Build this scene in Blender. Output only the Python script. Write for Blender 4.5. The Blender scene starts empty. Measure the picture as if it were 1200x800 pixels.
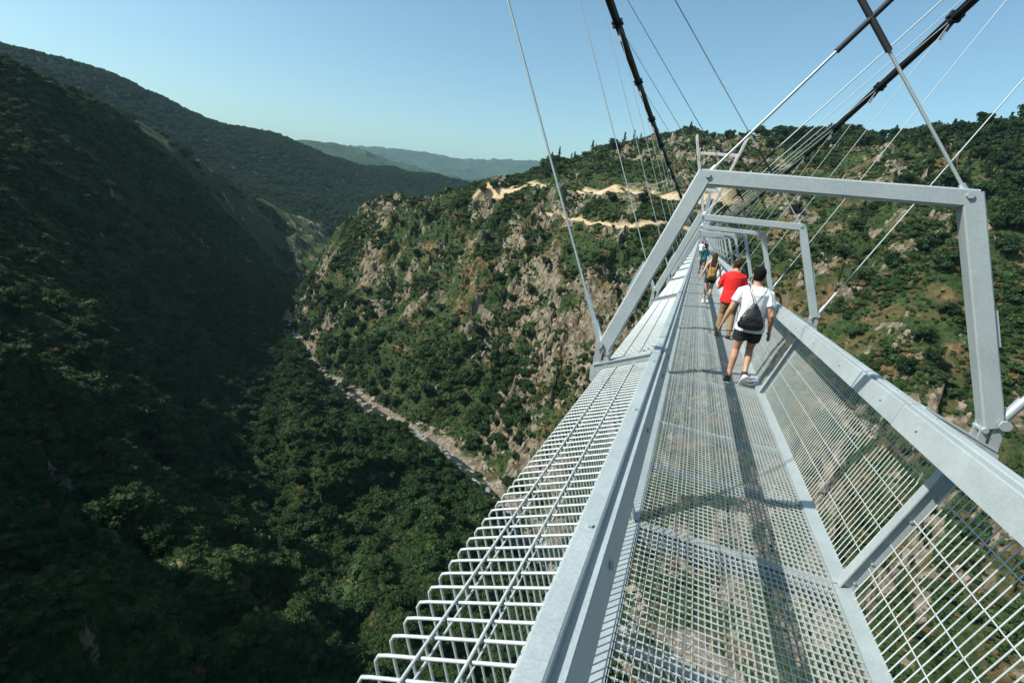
import bpy, bmesh, math, random
import numpy as np
from mathutils import Vector, Matrix, Quaternion

random.seed(7); RNG = np.random.default_rng(11)
SC = bpy.context.scene
COL = SC.collection
R_ = math.radians

# ------------------------------------------------------------------ camera, sky, sun, exposure
TILT = 0.0785                      # the deck falls away from the camera at this slope
ct, st = math.cos(TILT), math.sin(TILT)
def W(x, y, z):                    # bridge coordinates (deck tangent at the camera) -> world
    return Vector((x, ct*y + st*z, -st*y + ct*z))
CAM = Vector((-0.55496, 0.14191, 1.80403))
CF = Vector((-0.322395, 0.894840, -0.308744)); CR = Vector((0.926364, 0.365336, 0.091539)); CU = Vector((-0.194708, 0.256498, 0.946730))
FPX = 559.43                       # focal length in pixels of the 1200 px wide photograph
cam = bpy.data.cameras.new('camera'); camo = bpy.data.objects.new('camera', cam); COL.objects.link(camo)
cam.sensor_width = 36; cam.lens = FPX/1200*36; cam.clip_start = 0.05; cam.clip_end = 60000
camo.matrix_world = Matrix((( CR.x, CU.x, -CF.x, CAM.x), (CR.y, CU.y, -CF.y, CAM.y), (CR.z, CU.z, -CF.z, CAM.z), (0, 0, 0, 1)))
SC.camera = camo

SUN = W(-0.80, -0.55, 1.0).normalized()          # direction towards the sun
s_el = math.asin(SUN.z); s_az = math.atan2(SUN.x, SUN.y)
world = bpy.data.worlds.new('World'); SC.world = world; world.use_nodes = True
wn = world.node_tree.nodes; wl = world.node_tree.links
bg = wn['Background']
sky = wn.new('ShaderNodeTexSky'); sky.sky_type = 'NISHITA'; sky.sun_disc = False
sky.sun_elevation = s_el; sky.sun_rotation = s_az
sky.altitude = 300; sky.air_density = 1.0; sky.dust_density = 2.0; sky.ozone_density = 1.0
tint = wn.new('ShaderNodeMix'); tint.data_type = 'RGBA'; tint.blend_type = 'MULTIPLY'; tint.inputs[0].default_value = 1
tint.inputs[7].default_value = (.82, 1.05, 1.02, 1); wl.new(sky.outputs[0], tint.inputs[6]); wl.new(tint.outputs[2], bg.inputs[0]); bg.inputs[1].default_value = 0.12
sl = bpy.data.lights.new('sun', 'SUN'); sl.energy = 5.0; sl.angle = R_(0.53); sl.color = (1.0, 0.955, 0.88)
so = bpy.data.objects.new('sun', sl); COL.objects.link(so); so.rotation_euler = SUN.to_track_quat('Z', 'Y').to_euler()
SC.view_settings.view_transform = 'Standard'; SC.view_settings.look = 'None'
SC.view_settings.exposure = 0.42; SC.view_settings.gamma = 1.0
try: SC.view_settings.use_curve_mapping = False
except Exception: pass
SC.cycles.use_denoising = True
SC.cycles.max_bounces = 5; SC.cycles.diffuse_bounces = 2; SC.cycles.glossy_bounces = 2
SC.cycles.transparent_max_bounces = 6; SC.cycles.volume_bounces = 0; SC.cycles.caustics_reflective = False

# ------------------------------------------------------------------ helpers
def tag(o, label=None, cat=None, group=None, kind=None):
    for k, v in (('label', label), ('category', cat), ('group', group), ('kind', kind)):
        if v: o[k] = v
    return o
def link(o, parent=None):
    COL.objects.link(o)
    if parent is not None: o.parent = parent
    return o
def empty(name, loc=(0, 0, 0), rz=0):
    o = bpy.data.objects.new(name, None); o.location = loc; o.rotation_euler = (0, 0, rz); o.empty_display_size = .2
    return link(o)
def mobj(name, me, parent=None, mtx=None):
    o = bpy.data.objects.new(name, me); link(o, parent)
    if mtx is not None: o.matrix_local = mtx
    return o

class MB:
    """collects shapes, then builds one mesh"""
    def __init__(s): s.v = []; s.f = []; s.sm = []; s.mi = []
    def add(s, vs, fs, smooth=False, m=0):
        b = len(s.v); s.v += [tuple(v) for v in vs]; s.f += [tuple(b+i for i in f) for f in fs]
        s.sm += [smooth]*len(fs); s.mi += [m]*len(fs)
    def box(s, x0, x1, y0, y1, z0, z1, m=0):
        s.add([(x0,y0,z0),(x1,y0,z0),(x1,y1,z0),(x0,y1,z0),(x0,y0,z1),(x1,y0,z1),(x1,y1,z1),(x0,y1,z1)],
              [(0,3,2,1),(4,5,6,7),(0,1,5,4),(1,2,6,5),(2,3,7,6),(3,0,4,7)], m=m)
    def bar(s, a, b, w, h, up=(0, 0, 1), m=0, cham=0):
        """box from a to b, width w across, height h along up"""
        a = Vector(a); b = Vector(b); d = (b-a).normalized(); u = Vector(up); r = d.cross(u).normalized(); u = r.cross(d)
        if cham:
            c = cham; w2, h2 = w/2, h/2
            pr = [(-w2+c,-h2),(w2-c,-h2),(w2,-h2+c),(w2,h2-c),(w2-c,h2),(-w2+c,h2),(-w2,h2-c),(-w2,-h2+c)]
        else: pr = [(-w/2,-h/2),(w/2,-h/2),(w/2,h/2),(-w/2,h/2)]
        n = len(pr)
        vs = [a+r*p+u*q for p, q in pr]+[b+r*p+u*q for p, q in pr]
        s.add(vs, [(i,(i+1)%n,n+(i+1)%n,n+i) for i in range(n)]+[tuple(range(n-1,-1,-1)), tuple(range(n,2*n))], m=m)
    def tube(s, pts, rad, n=6, m=0, cap=True, smooth=True):
        pts = [Vector(p) for p in pts]; k = len(pts)
        rads = rad if isinstance(rad, (list, tuple)) else [rad]*k
        ref = None; vs = []
        for i, p in enumerate(pts):
            d = (pts[min(i+1,k-1)]-pts[max(i-1,0)]).normalized()
            if ref is None:
                ref = d.orthogonal().normalized()
            ref = (ref-d*ref.dot(d)).normalized(); q = d.cross(ref)
            for j in range(n):
                t = 2*math.pi*(j+.5)/n; vs.append(p+(ref*math.cos(t)+q*math.sin(t))*rads[i])
        fs = [(i*n+j, i*n+(j+1)%n, (i+1)*n+(j+1)%n, (i+1)*n+j) for i in range(k-1) for j in range(n)]
        s.add(vs, fs, smooth, m)
        if cap: s.add(vs[:n], [tuple(range(n-1,-1,-1))], False, m); s.add(vs[-n:], [tuple(range(n))], False, m)
    def loft(s, rings, m=0, n=12):
        """rings: (centre, rx, ry, [xdir]) horizontal-ish ellipses perpendicular to the path"""
        k = len(rings); vs = []
        P = [Vector(r[0]) for r in rings]
        for i, r in enumerate(rings):
            d = (P[min(i+1,k-1)]-P[max(i-1,0)]).normalized()
            xd = Vector(r[3]) if len(r) > 3 else Vector((1, 0, 0))
            xd = (xd-d*xd.dot(d)).normalized(); yd = d.cross(xd)
            for j in range(n):
                t = 2*math.pi*j/n; vs.append(P[i]+xd*math.cos(t)*r[1]+yd*math.sin(t)*r[2])
        fs = [(i*n+j, i*n+(j+1)%n, (i+1)*n+(j+1)%n, (i+1)*n+j) for i in range(k-1) for j in range(n)]
        fs += [tuple(range(n-1,-1,-1)), tuple(range((k-1)*n, k*n))]
        s.add(vs, fs, True, m)
    def ball(s, c, rx, ry, rz, nu=14, nv=9, m=0):
        c = Vector(c); vs = [c+Vector((0,0,-rz))]; fs = []
        for i in range(1, nv):
            a = -math.pi/2+math.pi*i/nv
            for j in range(nu):
                t = 2*math.pi*j/nu; vs.append(c+Vector((rx*math.cos(a)*math.cos(t), ry*math.cos(a)*math.sin(t), rz*math.sin(a))))
        vs.append(c+Vector((0,0,rz))); L = len(vs)-1
        for j in range(nu): fs.append((0, 1+(j+1)%nu, 1+j)); fs.append((L, L-nu+j, L-nu+(j+1)%nu))
        for i in range(nv-2):
            for j in range(nu):
                a = 1+i*nu; fs.append((a+j, a+(j+1)%nu, a+nu+(j+1)%nu, a+nu+j))
        s.add(vs, fs, True, m)
    def mesh(s, name, *mats):
        me = bpy.data.meshes.new(name); me.from_pydata(s.v, [], s.f)
        for mt in mats: me.materials.append(mt)
        me.polygons.foreach_set('use_smooth', s.sm); me.polygons.foreach_set('material_index', s.mi); me.update()
        return me
    def build(s, name, mat, parent=None, mtx=None):
        return mobj(name, s.mesh(name, *(mat if isinstance(mat, (list, tuple)) else [mat])), parent, mtx)

def new_mat(name):
    m = bpy.data.materials.new(name); m.use_nodes = True
    nt = m.node_tree; return m, nt.nodes, nt.links, nt.nodes['Principled BSDF']
def plain(name, col, rough=.7, metal=0, vary=.15, scale=30, bump=0):
    m, n, l, p = new_mat(name)
    tx = n.new('ShaderNodeTexNoise'); tx.inputs['Scale'].default_value = scale; tx.inputs['Detail'].default_value = 4
    tc = n.new('ShaderNodeTexCoord'); l.new(tc.outputs['Object'], tx.inputs['Vector'])
    mx = n.new('ShaderNodeMix'); mx.data_type = 'RGBA'
    mx.inputs[6].default_value = tuple(c*(1-vary) for c in col)+(1,); mx.inputs[7].default_value = tuple(min(1, c*(1+vary)) for c in col)+(1,)
    l.new(tx.outputs['Fac'], mx.inputs[0]); l.new(mx.outputs[2], p.inputs['Base Color'])
    p.inputs['Roughness'].default_value = rough; p.inputs['Metallic'].default_value = metal
    if bump:
        b = n.new('ShaderNodeBump'); b.inputs['Strength'].default_value = min(1, bump*2); b.inputs['Distance'].default_value = .03
        l.new(tx.outputs['Fac'], b.inputs['Height']); l.new(b.outputs[0], p.inputs['Normal'])
    return m

def galvanised(name, base):
    m, n, l, p = new_mat(name)
    tc = n.new('ShaderNodeTexCoord')
    vo = n.new('ShaderNodeTexVoronoi'); vo.inputs['Scale'].default_value = 210; l.new(tc.outputs['Object'], vo.inputs['Vector'])
    ns = n.new('ShaderNodeTexNoise'); ns.inputs['Scale'].default_value = 3.2; ns.inputs['Detail'].default_value = 9; ns.inputs['Roughness'].default_value = .68; l.new(tc.outputs['Object'], ns.inputs['Vector'])
    sp = n.new('ShaderNodeSeparateColor'); l.new(vo.outputs['Color'], sp.inputs[0])
    ad = n.new('ShaderNodeMath'); ad.operation = 'MULTIPLY_ADD'; l.new(sp.outputs[0], ad.inputs[0]); ad.inputs[1].default_value = .28; l.new(ns.outputs['Fac'], ad.inputs[2])
    cr = n.new('ShaderNodeValToRGB'); cr.color_ramp.elements[0].position = .3; cr.color_ramp.elements[1].position = 1.0
    cr.color_ramp.elements[0].color = tuple(c*.78 for c in base)+(1,); cr.color_ramp.elements[1].color = tuple(min(.9, c*1.2) for c in base)+(1,)
    l.new(ad.outputs[0], cr.inputs[0]); l.new(cr.outputs[0], p.inputs['Base Color'])
    p.inputs['Metallic'].default_value = .25
    mr = n.new('ShaderNodeMapRange'); mr.inputs[3].default_value = .36; mr.inputs[4].default_value = .6
    l.new(ad.outputs[0], mr.inputs[0]); l.new(mr.outputs[0], p.inputs['Roughness'])
    return m
STEEL = galvanised('galvanised_steel', (.40, .455, .455))
WIRE = galvanised('galvanised_wire', (.50, .55, .54))
GRATE = galvanised('galvanised_grating', (.45, .50, .49))
BLACKC = plain('black_cable', (.012, .014, .018), .55, 0, .3, 40)
RUBBER = plain('black_sleeve', (.015, .016, .02), .7)
SILVER = plain('bright_fitting', (.62, .65, .66), .35, .6, .1, 60)
CONC = plain('pale_tower_paint', (.55, .55, .52), .7, 0, .1, .5)

# ------------------------------------------------------------------ terrain (numpy)
def h2(ix, iy, s):
    n = (ix.astype(np.int64)*374761393+iy.astype(np.int64)*668265263+s*1274126177) & 0xffffffff
    n = ((n ^ (n >> 13))*1274126177) & 0xffffffff
    n = (n ^ (n >> 16)) & 0xffffff
    return n/float(0xffffff)
def vnoise(x, y, s=0):
    ix = np.floor(x); iy = np.floor(y); fx = x-ix; fy = y-iy
    fx = fx*fx*fx*(fx*(fx*6-15)+10); fy = fy*fy*fy*(fy*(fy*6-15)+10)
    a = h2(ix, iy, s); b = h2(ix+1, iy, s); c = h2(ix, iy+1, s); d = h2(ix+1, iy+1, s)
    return (a*(1-fx)+b*fx)*(1-fy)+(c*(1-fx)+d*fx)*fy
def fbm(x, y, s=0, o=4, g=.5):
    t = 0; a = 1; m = 0
    for i in range(o):
        t = t+a*vnoise(x*2**i+17.3*i, y*2**i-9.1*i, s+i); m += a; a *= g
    return t/m
def ridged(x, y, s=0, o=4):
    t = 0; a = 1; m = 0
    for i in range(o):
        t = t+a*(1-np.abs(2*vnoise(x*2**i+5.7*i, y*2**i+3.1*i, s+i)-1)); m += a; a *= .5
    return t/m
def cells(x, y, s=0):
    ix = np.floor(x); iy = np.floor(y); best = np.full(x.shape, 9.); val = np.zeros(x.shape); gx = np.zeros(x.shape); gy = np.zeros(x.shape)
    for dx in (-1, 0, 1):
        for dy in (-1, 0, 1):
            cx = ix+dx; cy = iy+dy
            px = cx+h2(cx, cy, s); py = cy+h2(cx, cy, s+1)
            d = (px-x)**2+(py-y)**2; k = d < best
            best = np.where(k, d, best); val = np.where(k, h2(cx, cy, s+2), val)
            gx = np.where(k, x-px, gx); gy = np.where(k, y-py, gy)
    return val, gx, gy
def sstep(a, b, x):
    t = np.clip((x-a)/(b-a), 0, 1); return t*t*(3-2*t)

# distance/height profiles of the gorge per compass bearing seen from the bridge (11 points each)
NB = [(20,-90),(115,-126)]
TAB = {
-180:[(20,-75),(60,-50),(110,-10),(130,2),(145,8),(180,25),(220,40),(260,55),(310,70),(420,90),(1300,140)],
-110:[(20,-72),(60,-46),(100,-8),(140,22),(160,30),(200,40),(250,52),(300,64),(350,78),(450,100),(1300,130)],  # ground out of view, heightened along with the shoulder below to block sun
-90:[(20,-77),(55,-62),(95,-12),(140,16),(165,18),(230,10),(320,20),(420,40),(560,78),(720,112),(1300,130)],  # unseen shoulder, raised to cast shade over the lower left bank
-75:[(20,-80),(60,-76),(120,-82),(200,-84),(220,-81),(300,-62),(400,-28),(500,10),(600,48),(720,88),(1300,100)],
-65:[(20,-82),(80,-88),(160,-98),(250,-102),(270,-101),(350,-89),(450,-56),(560,-15),(670,30),(780,73),(1300,60)],
-60:[(20,-84),(80,-95),(170,-114),(280,-126),(300,-126),(390,-114),(490,-84),(600,-44),(710,3),(820,52),(1300,40)],
-55:[(20,-86),(90,-106),(190,-134),(320,-150),(345,-150),(440,-140),(550,-113),(660,-77),(780,-35),(900,5),(1300,-10)],
-48.5:[(20,-88),(100,-118),(230,-152),(420,-168),(450,-168),(540,-163),(640,-150),(740,-131),(860,-103),(1000,-71),(1300,-90)],
-46:[(20,-89),(105,-120),(250,-156),(510,-171),(600,-172),(625,-170),(650,-168),(680,-166),(800,-150),(1080,-93),(1300,-110)],
-45:[(20,-89),(110,-122),(255,-157),(480,-171),(528,-171),(550,-165),(575,-158),(600,-151),(700,-160),(1100,-100),(1300,-120)],
-42.6:[(20,-90),(115,-124),(250,-159),(394,-171),(416,-171),(470,-152),(540,-127),(610,-109),(750,-150),(1150,-126),(1300,-140)],
-40.3:NB+[(245,-159),(374,-171),(395,-171),(450,-146),(530,-100),(610,-67),(720,-130),(1150,-168),(1300,-175)],
-36.7:NB+[(225,-159),(328,-171),(348,-171),(400,-143),(500,-86),(600,-45),(720,-110),(1000,-160),(1300,-180)],
-29.2:NB+[(195,-159),(274,-171),(296,-171),(350,-140),(470,-64),(590,-21),(720,-90),(1000,-140),(1300,-170)],
-24.4:[(20,-90),(105,-126),(185,-159),(245,-171),(268,-171),(390,-86),(520,-16),(600,0),(740,-70),(1000,-100),(1300,-150)],
-17.8:[(20,-90),(95,-127),(160,-159),(205,-171),(228,-171),(345,-92),(485,-3),(640,21),(800,-20),(1050,-60),(1300,-120)],
-12.4:[(20,-90),(90,-127),(150,-159),(186,-171),(208,-171),(322,-90),(462,1),(680,46),(850,10),(1050,-30),(1300,-90)],
-7.2:[(20,-90),(85,-127),(140,-159),(172,-171),(195,-171),(310,-88),(445,2),(700,68),(880,40),(1050,0),(1300,-60)],
-2.2:[(20,-90),(80,-127),(130,-159),(158,-171),(180,-171),(295,-90),(430,2),(700,84),(900,60),(1050,30),(1300,-30)],
4.3:[(20,-90),(75,-127),(120,-159),(147,-171),(170,-171),(285,-90),(430,5),(680,77),(880,60),(1050,40),(1300,0)],
11.5:[(20,-90),(72,-127),(115,-159),(140,-171),(163,-171),(272,-86),(420,8),(650,71),(880,60),(1050,50),(1300,20)],
17.6:[(20,-90),(70,-127),(110,-159),(134,-171),(158,-171),(262,-82),(400,12),(620,73),(860,65),(1050,55),(1300,40)],
22.6:[(20,-90),(68,-127),(106,-159),(130,-171),(155,-171),(252,-78),(380,15),(600,78),(850,75),(1050,65),(1300,50)],
40:[(20,-90),(70,-127),(108,-159),(135,-171),(160,-171),(240,-85),(360,10),(580,85),(800,80),(1050,75),(1300,60)],
60:[(20,-90),(80,-127),(130,-159),(162,-171),(187,-171),(255,-85),(360,10),(540,80),(750,80),(1000,80),(1300,70)],
80:[(20,-88),(90,-110),(180,-150),(255,-170),(285,-170),(340,-100),(430,0),(560,70),(750,80),(1000,90),(1300,90)],
110:[(20,-85),(60,-75),(120,-52),(170,-25),(185,-18),(230,5),(280,22),(330,35),(390,45),(500,60),(1300,100)],
180:[(20,-75),(60,-50),(110,-10),(130,2),(145,8),(180,25),(220,40),(260,55),(310,70),(420,90),(1300,140)],
}
for a_, f_ in ((-75, .80), (-65, .84), (-60, .88), (-55, .93), (-48.5, .98)):
    TAB[a_] = TAB[a_][:3]+[(r_*f_, 1.8+(z_-1.8)*f_) for r_, z_ in TAB[a_][3:10]]+TAB[a_][10:]
for a_ in TAB:
    if -47 < a_ < 0: TAB[a_] = [TAB[a_][0], TAB[a_][1], (TAB[a_][3][0]-(24 if a_ > -38 else 60), -155 if a_ > -38 else -161)]+TAB[a_][3:]
TA = np.array(sorted(TAB)); TR = np.array([[p[0] for p in TAB[a]] for a in TA], float); TZ = np.array([[p[1] for p in TAB[a]] for a in TA], float)
AZ = np.concatenate([np.arange(-180, -80, 2.), np.arange(-80, 43, .145), np.arange(43, 180.1, 2.)])
RR = np.concatenate([[.5, 6, 12], np.linspace(18, 100, 70), np.linspace(101, 520, 430), np.linspace(521.6, 760, 150), np.linspace(764, 1300, 120)])
NA, NR = len(AZ), len(RR)
def pch(x, xp, yp):
    """smooth monotone-ish (cubic hermite) interpolation of several columns"""
    i = np.clip(np.searchsorted(xp, x, 'right')-1, 0, len(xp)-2)
    hh = (xp[1:]-xp[:-1]); sl_ = (yp[1:]-yp[:-1])/hh[:, None] if yp.ndim > 1 else (yp[1:]-yp[:-1])/hh
    m = np.zeros_like(yp); a, b = sl_[:-1], sl_[1:]
    m[1:-1] = np.where(a*b > 0, 2*a*b/np.where(a+b == 0, 1, a+b), 0); m[0] = sl_[0]; m[-1] = sl_[-1]
    t = (x-xp[i])/hh[i]
    if yp.ndim > 1: t = t[:, None]; H = hh[i][:, None]
    else: H = hh[i]
    return (2*t**3-3*t**2+1)*yp[i]+(t**3-2*t**2+t)*H*m[i]+(-2*t**3+3*t**2)*yp[i+1]+(t**3-t**2)*H*m[i+1]
CRr = pch(AZ, TA, TR); CZz = pch(AZ, TA, TZ)
Z0 = np.stack([pch(RR, CRr[i], CZz[i]) for i in range(NA)])
A2, R2 = np.meshgrid(np.radians(AZ), RR, indexing='ij')
GX = CAM.x+R2*np.sin(A2); GY = CAM.y+R2*np.cos(A2)
dmp = sstep(-170, -152, Z0)*sstep(8, 40, R2)
r6 = CRr[:, 6][:, None]; z6 = CZz[:, 6][:, None]
az2 = np.degrees(A2)
farbank = sstep(-46.5, -44, az2)*(R2 > CRr[:, 4][:, None])*(az2 < 90)
wig = (fbm(GX/70, GY/70, 91, 2)-.5)
rdist = R2-r6-wig*26
on_road = sstep(-27, -25, az2)*(1-sstep(0, 4, az2))
road = on_road*sstep(-9, -5, rdist)*(1-sstep(4+16*(fbm(GX/18, GY/18, 77, 3)), 7+22*fbm(GX/18, GY/18, 77, 3), rdist))
path = sstep(-19, -17, az2)*(1-sstep(3, 6, az2))*(1-sstep(1.3, 2.4, np.abs(rdist+46+8*np.sin(az2*.5))))
# large relief: gullies running down the slopes, then crags
gul = ridged(GX/95+.3, GY/95, 3, 3)
big = fbm(GX/60, GY/60, 5, 4)-.5
wx = GX+6*(fbm(GX/12, GY/12, 31, 2)-.5); wy = GY+6*(fbm(GX/12, GY/12, 33, 2)-.5)
crag = sstep(.46, .64, fbm(GX/70, GY/70, 21, 4)+.04*farbank)
nearcliff = sstep(-80, -70, az2)*(1-sstep(-40, -36, az2))*(R2 < 260)*sstep(35, 70, R2)
c1, g1x, g1y = cells(wx/17, wy/17, 40); c2, g2x, g2y = cells(wx/7.5, wy/7.5, 50); c3, _, _ = cells(wx/3.4, wy/3.4, 60)
Z = Z0+dmp*((gul-.55)*26*(.5+.5*farbank)+big*22)
crg = np.clip(crag, 0, 1)*(1-road)*(1-path)
blk = (c1-.45)*8*crg+(c2-.5)*4.4*(.12+crg)+(c3-.5)*1.7*(.1+crg)+g1x*2.5*crg
blk = blk+nearcliff*((c1-.5)*10+sstep(.45, .6, fbm(GX/45, GY/45, 71, 3))*14)
Z += dmp*blk*(1-.9*road)
Z += dmp*(fbm(GX/5, GY/5, 81, 3)-.5)*2.2*(1-road)
Z = Z*(1-.75*road*(rdist < 4))+(z6+.0*R2)*(.75*road*(rdist < 4))
# keep the ground below the deck clear near the abutments
Z += (1-sstep(-171.5, -166, Z0))*(fbm(GX/6, GY/6, 15, 3)-.5)*2.2

def hgt(x, y):
    x = np.asarray(x, float); y = np.asarray(y, float)
    a = np.degrees(np.arctan2(x-CAM.x, y-CAM.y)); r = np.hypot(x-CAM.x, y-CAM.y)
    fa = np.interp(a, AZ, np.arange(NA)); fr = np.interp(r, RR, np.arange(NR))
    i = np.clip(fa.astype(int), 0, NA-2); j = np.clip(fr.astype(int), 0, NR-2); u = fa-i; v = fr-j
    return Z[i, j]*(1-u)*(1-v)+Z[i+1, j]*u*(1-v)+Z[i, j+1]*(1-u)*v+Z[i+1, j+1]*u*v
def samp(F, x, y):
    a = np.degrees(np.arctan2(x-CAM.x, y-CAM.y)); r = np.hypot(x-CAM.x, y-CAM.y)
    i = np.clip(np.rint(np.interp(a, AZ, np.arange(NA))).astype(int), 0, NA-1); j = np.clip(np.rint(np.interp(r, RR, np.arange(NR))).astype(int), 0, NR-1)
    return F[i, j]
def pix_dir(px, py): return (CF+CR*((px-600)/FPX)+CU*((400-py)/FPX)).normalized()
def hit(px, py):
    """where the sight line of a photograph pixel meets the ground"""
    d = pix_dir(px, py); t = np.concatenate([np.arange(30, 400, .6), np.arange(400, 1250, 1.)])
    X = CAM.x+d.x*t; Y = CAM.y+d.y*t; ZZ = CAM.z+d.z*t; g = hgt(X, Y)
    k = np.nonzero(ZZ < g)[0]
    if not len(k): return None
    k = k[0]; return Vector((X[k], Y[k], g[k]))

def grid_mesh(name, X, Y, ZZ, attrs, mat, wrap=False, smooth=True):
    na, nr = X.shape
    co = np.stack([X, Y, ZZ], -1).reshape(-1, 3).astype(np.float32)
    i, j = np.meshgrid(np.arange(na-1), np.arange(nr-1), indexing='ij')
    q = np.stack([i*nr+j, i*nr+j+1, (i+1)*nr+j+1, (i+1)*nr+j], -1).reshape(-1, 4)[:, ::-1]
    me = bpy.data.meshes.new(name); n = len(q)
    me.vertices.add(len(co)); me.vertices.foreach_set('co', co.ravel())
    me.loops.add(n*4); me.loops.foreach_set('vertex_index', q.ravel().astype(np.int32))
    me.polygons.add(n); me.polygons.foreach_set('loop_start', (np.arange(n)*4).astype(np.int32))
    me.polygons.foreach_set('use_smooth', np.full(n, smooth))
    me.update(calc_edges=True)
    for k, F in attrs.items():
        at = me.attributes.new(k, 'FLOAT', 'POINT'); at.data.foreach_set('value', F.reshape(-1).astype(np.float32))
    me.materials.append(mat); me.validate()
    return me

def ground_mat():
    m, n, l, p = new_mat('gorge_ground')
    geo = n.new('ShaderNodeNewGeometry')
    def noise(sc, det=5, off=0, rough=.55, dim=None):
        t = n.new('ShaderNodeTexNoise'); t.inputs['Scale'].default_value = sc; t.inputs['Detail'].default_value = det; t.inputs['Roughness'].default_value = rough
        mp = n.new('ShaderNodeMapping'); mp.inputs['Location'].default_value = (off, off*.7, 0)
        if dim: mp.inputs['Scale'].default_value = dim
        l.new(geo.outputs['Position'], mp.inputs[0]); l.new(mp.outputs[0], t.inputs['Vector']); return t.outputs['Fac']
    def ramp(f, stops):
        r = n.new('ShaderNodeValToRGB'); e = r.color_ramp.elements
        e[0].position, e[0].color = stops[0][0], stops[0][1]+(1,); e[1].position, e[1].color = stops[-1][0], stops[-1][1]+(1,)
        for pos, c in stops[1:-1]:
            k = e.new(pos); k.color = c+(1,)
        l.new(f, r.inputs[0]); return r.outputs[0]
    def mix(f, a, b):
        x = n.new('ShaderNodeMix'); x.data_type = 'RGBA'; l.new(f, x.inputs[0]); l.new(a, x.inputs[6]); l.new(b, x.inputs[7]); return x.outputs[2]
    def att(nm):
        a = n.new('ShaderNodeAttribute'); a.attribute_name = nm; return a.outputs['Fac']
    def math_(op, a, b, clamp=False):
        x = n.new('ShaderNodeMath'); x.operation = op; x.use_clamp = clamp
        for k, v in ((0, a), (1, b)):
            if isinstance(v, (int, float)): x.inputs[k].default_value = v
            else: l.new(v, x.inputs[k])
        return x.outputs[0]
    green = ramp(noise(.45, 8, 0, .7), [(.32, (.010, .025, .008)), (.5, (.027, .052, .015)), (.68, (.075, .092, .032))])
    dry = ramp(noise(.4, 8, 31, .7), [(.3, (.055, .042, .018)), (.5, (.135, .090, .042)), (.7, (.25, .19, .10))])
    rock = ramp(noise(.30, 9, 57, .68, (1, 1, .35)), [(.28, (.032, .027, .019)), (.43, (.115, .093, .062)), (.58, (.25, .212, .150)), (.75, (.44, .39, .30))])
    earth = ramp(noise(.16, 7, 5), [(.3, (.36, .25, .14)), (.55, (.55, .42, .26)), (.75, (.68, .56, .39))])
    bed = ramp(noise(.5, 8, 9, .7), [(.3, (.06, .05, .04)), (.5, (.20, .165, .125)), (.7, (.42, .37, .30))])
    dm = math_('MULTIPLY', math_('SUBTRACT', math_('ADD', noise(.05, 6, 71), att('dry')), .62), 6, True)
    c = mix(dm, green, dry)
    rm = math_('MULTIPLY', math_('SUBTRACT', math_('ADD', noise(.25, 6, 13), att('rock')), .80), 7, True)
    c = mix(rm, c, rock)
    c = mix(att('bed'), c, bed)
    c = mix(att('road'), c, earth)
    l.new(c, p.inputs['Base Color']); p.inputs['Roughness'].default_value = .95; p.inputs['Specular IOR Level'].default_value = .15
    b = n.new('ShaderNodeBump'); b.inputs['Strength'].default_value = 1.0; b.inputs['Distance'].default_value = 1.6
    hh = math_('ADD', noise(.45, 9, 3, .7, (1, 1, .45)), math_('MULTIPLY', noise(1.6, 4, 8), .35))
    l.new(hh, b.inputs['Height']); l.new(b.outputs[0], p.inputs['Normal'])
    return m
# slope of the finished surface decides where bare rock shows
dZr = np.gradient(Z, axis=1)/np.gradient(R2, axis=1)
dZa = np.gradient(Z, axis=0)/(np.gradient(A2, axis=0)*np.maximum(R2, 1))
slope = np.hypot(dZr, dZa)
rockn = .55*fbm(GX/30, GY/30, 203, 4)+.45*fbm(GX/9, GY/9, 207, 3)
steep = sstep(1.5, 3.2, slope)
fbv = (farbank > .5)&(R2 < 620)&(az2 > -44)&(az2 < 38)
print('slope pct', np.percentile(slope[fbv], [10, 25, 50, 75, 90]).round(2), 'crg', np.percentile(crg[fbv], [25, 50, 75]).round(2))
rockm = np.clip(sstep(.515, .64, rockn+.045*sstep(-24, -18, az2)*(1-sstep(-7, -2, az2))*(1-sstep(-70, -30, Z))-.02*sstep(-4, 4, az2)+.09*crg-.16*(1-farbank)+.09*nearcliff)*(.4+.6*steep)+.08*steep*farbank, 0, 1)*(1-road)
drym = .06*farbank-.16*(1-farbank)+.07*sstep(-20, 10, az2)*farbank+.07*sstep(-150, -100, Z)*(1-sstep(-60, -20, Z))*farbank-.05*sstep(15, 25, az2)
bedm = (1-sstep(-170.5, -168.8, Z0+6*(fbm(GX/15, GY/15, 66, 3)-.5)))*1.0
roadm = np.clip(road*sstep(.30, .5, fbm(GX/9, GY/9, 55, 3)+.45*(rdist < 7))+path, 0, 1)
GM = ground_mat()
hill = mobj('hillside', grid_mesh('hillside', GX, GY, Z, {'rock': rockm, 'dry': drym, 'bed': bedm, 'road': roadm}, GM))
tag(hill, 'steep gorge sides with rock crags, scrub and a dirt road', kind='structure')

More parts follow.
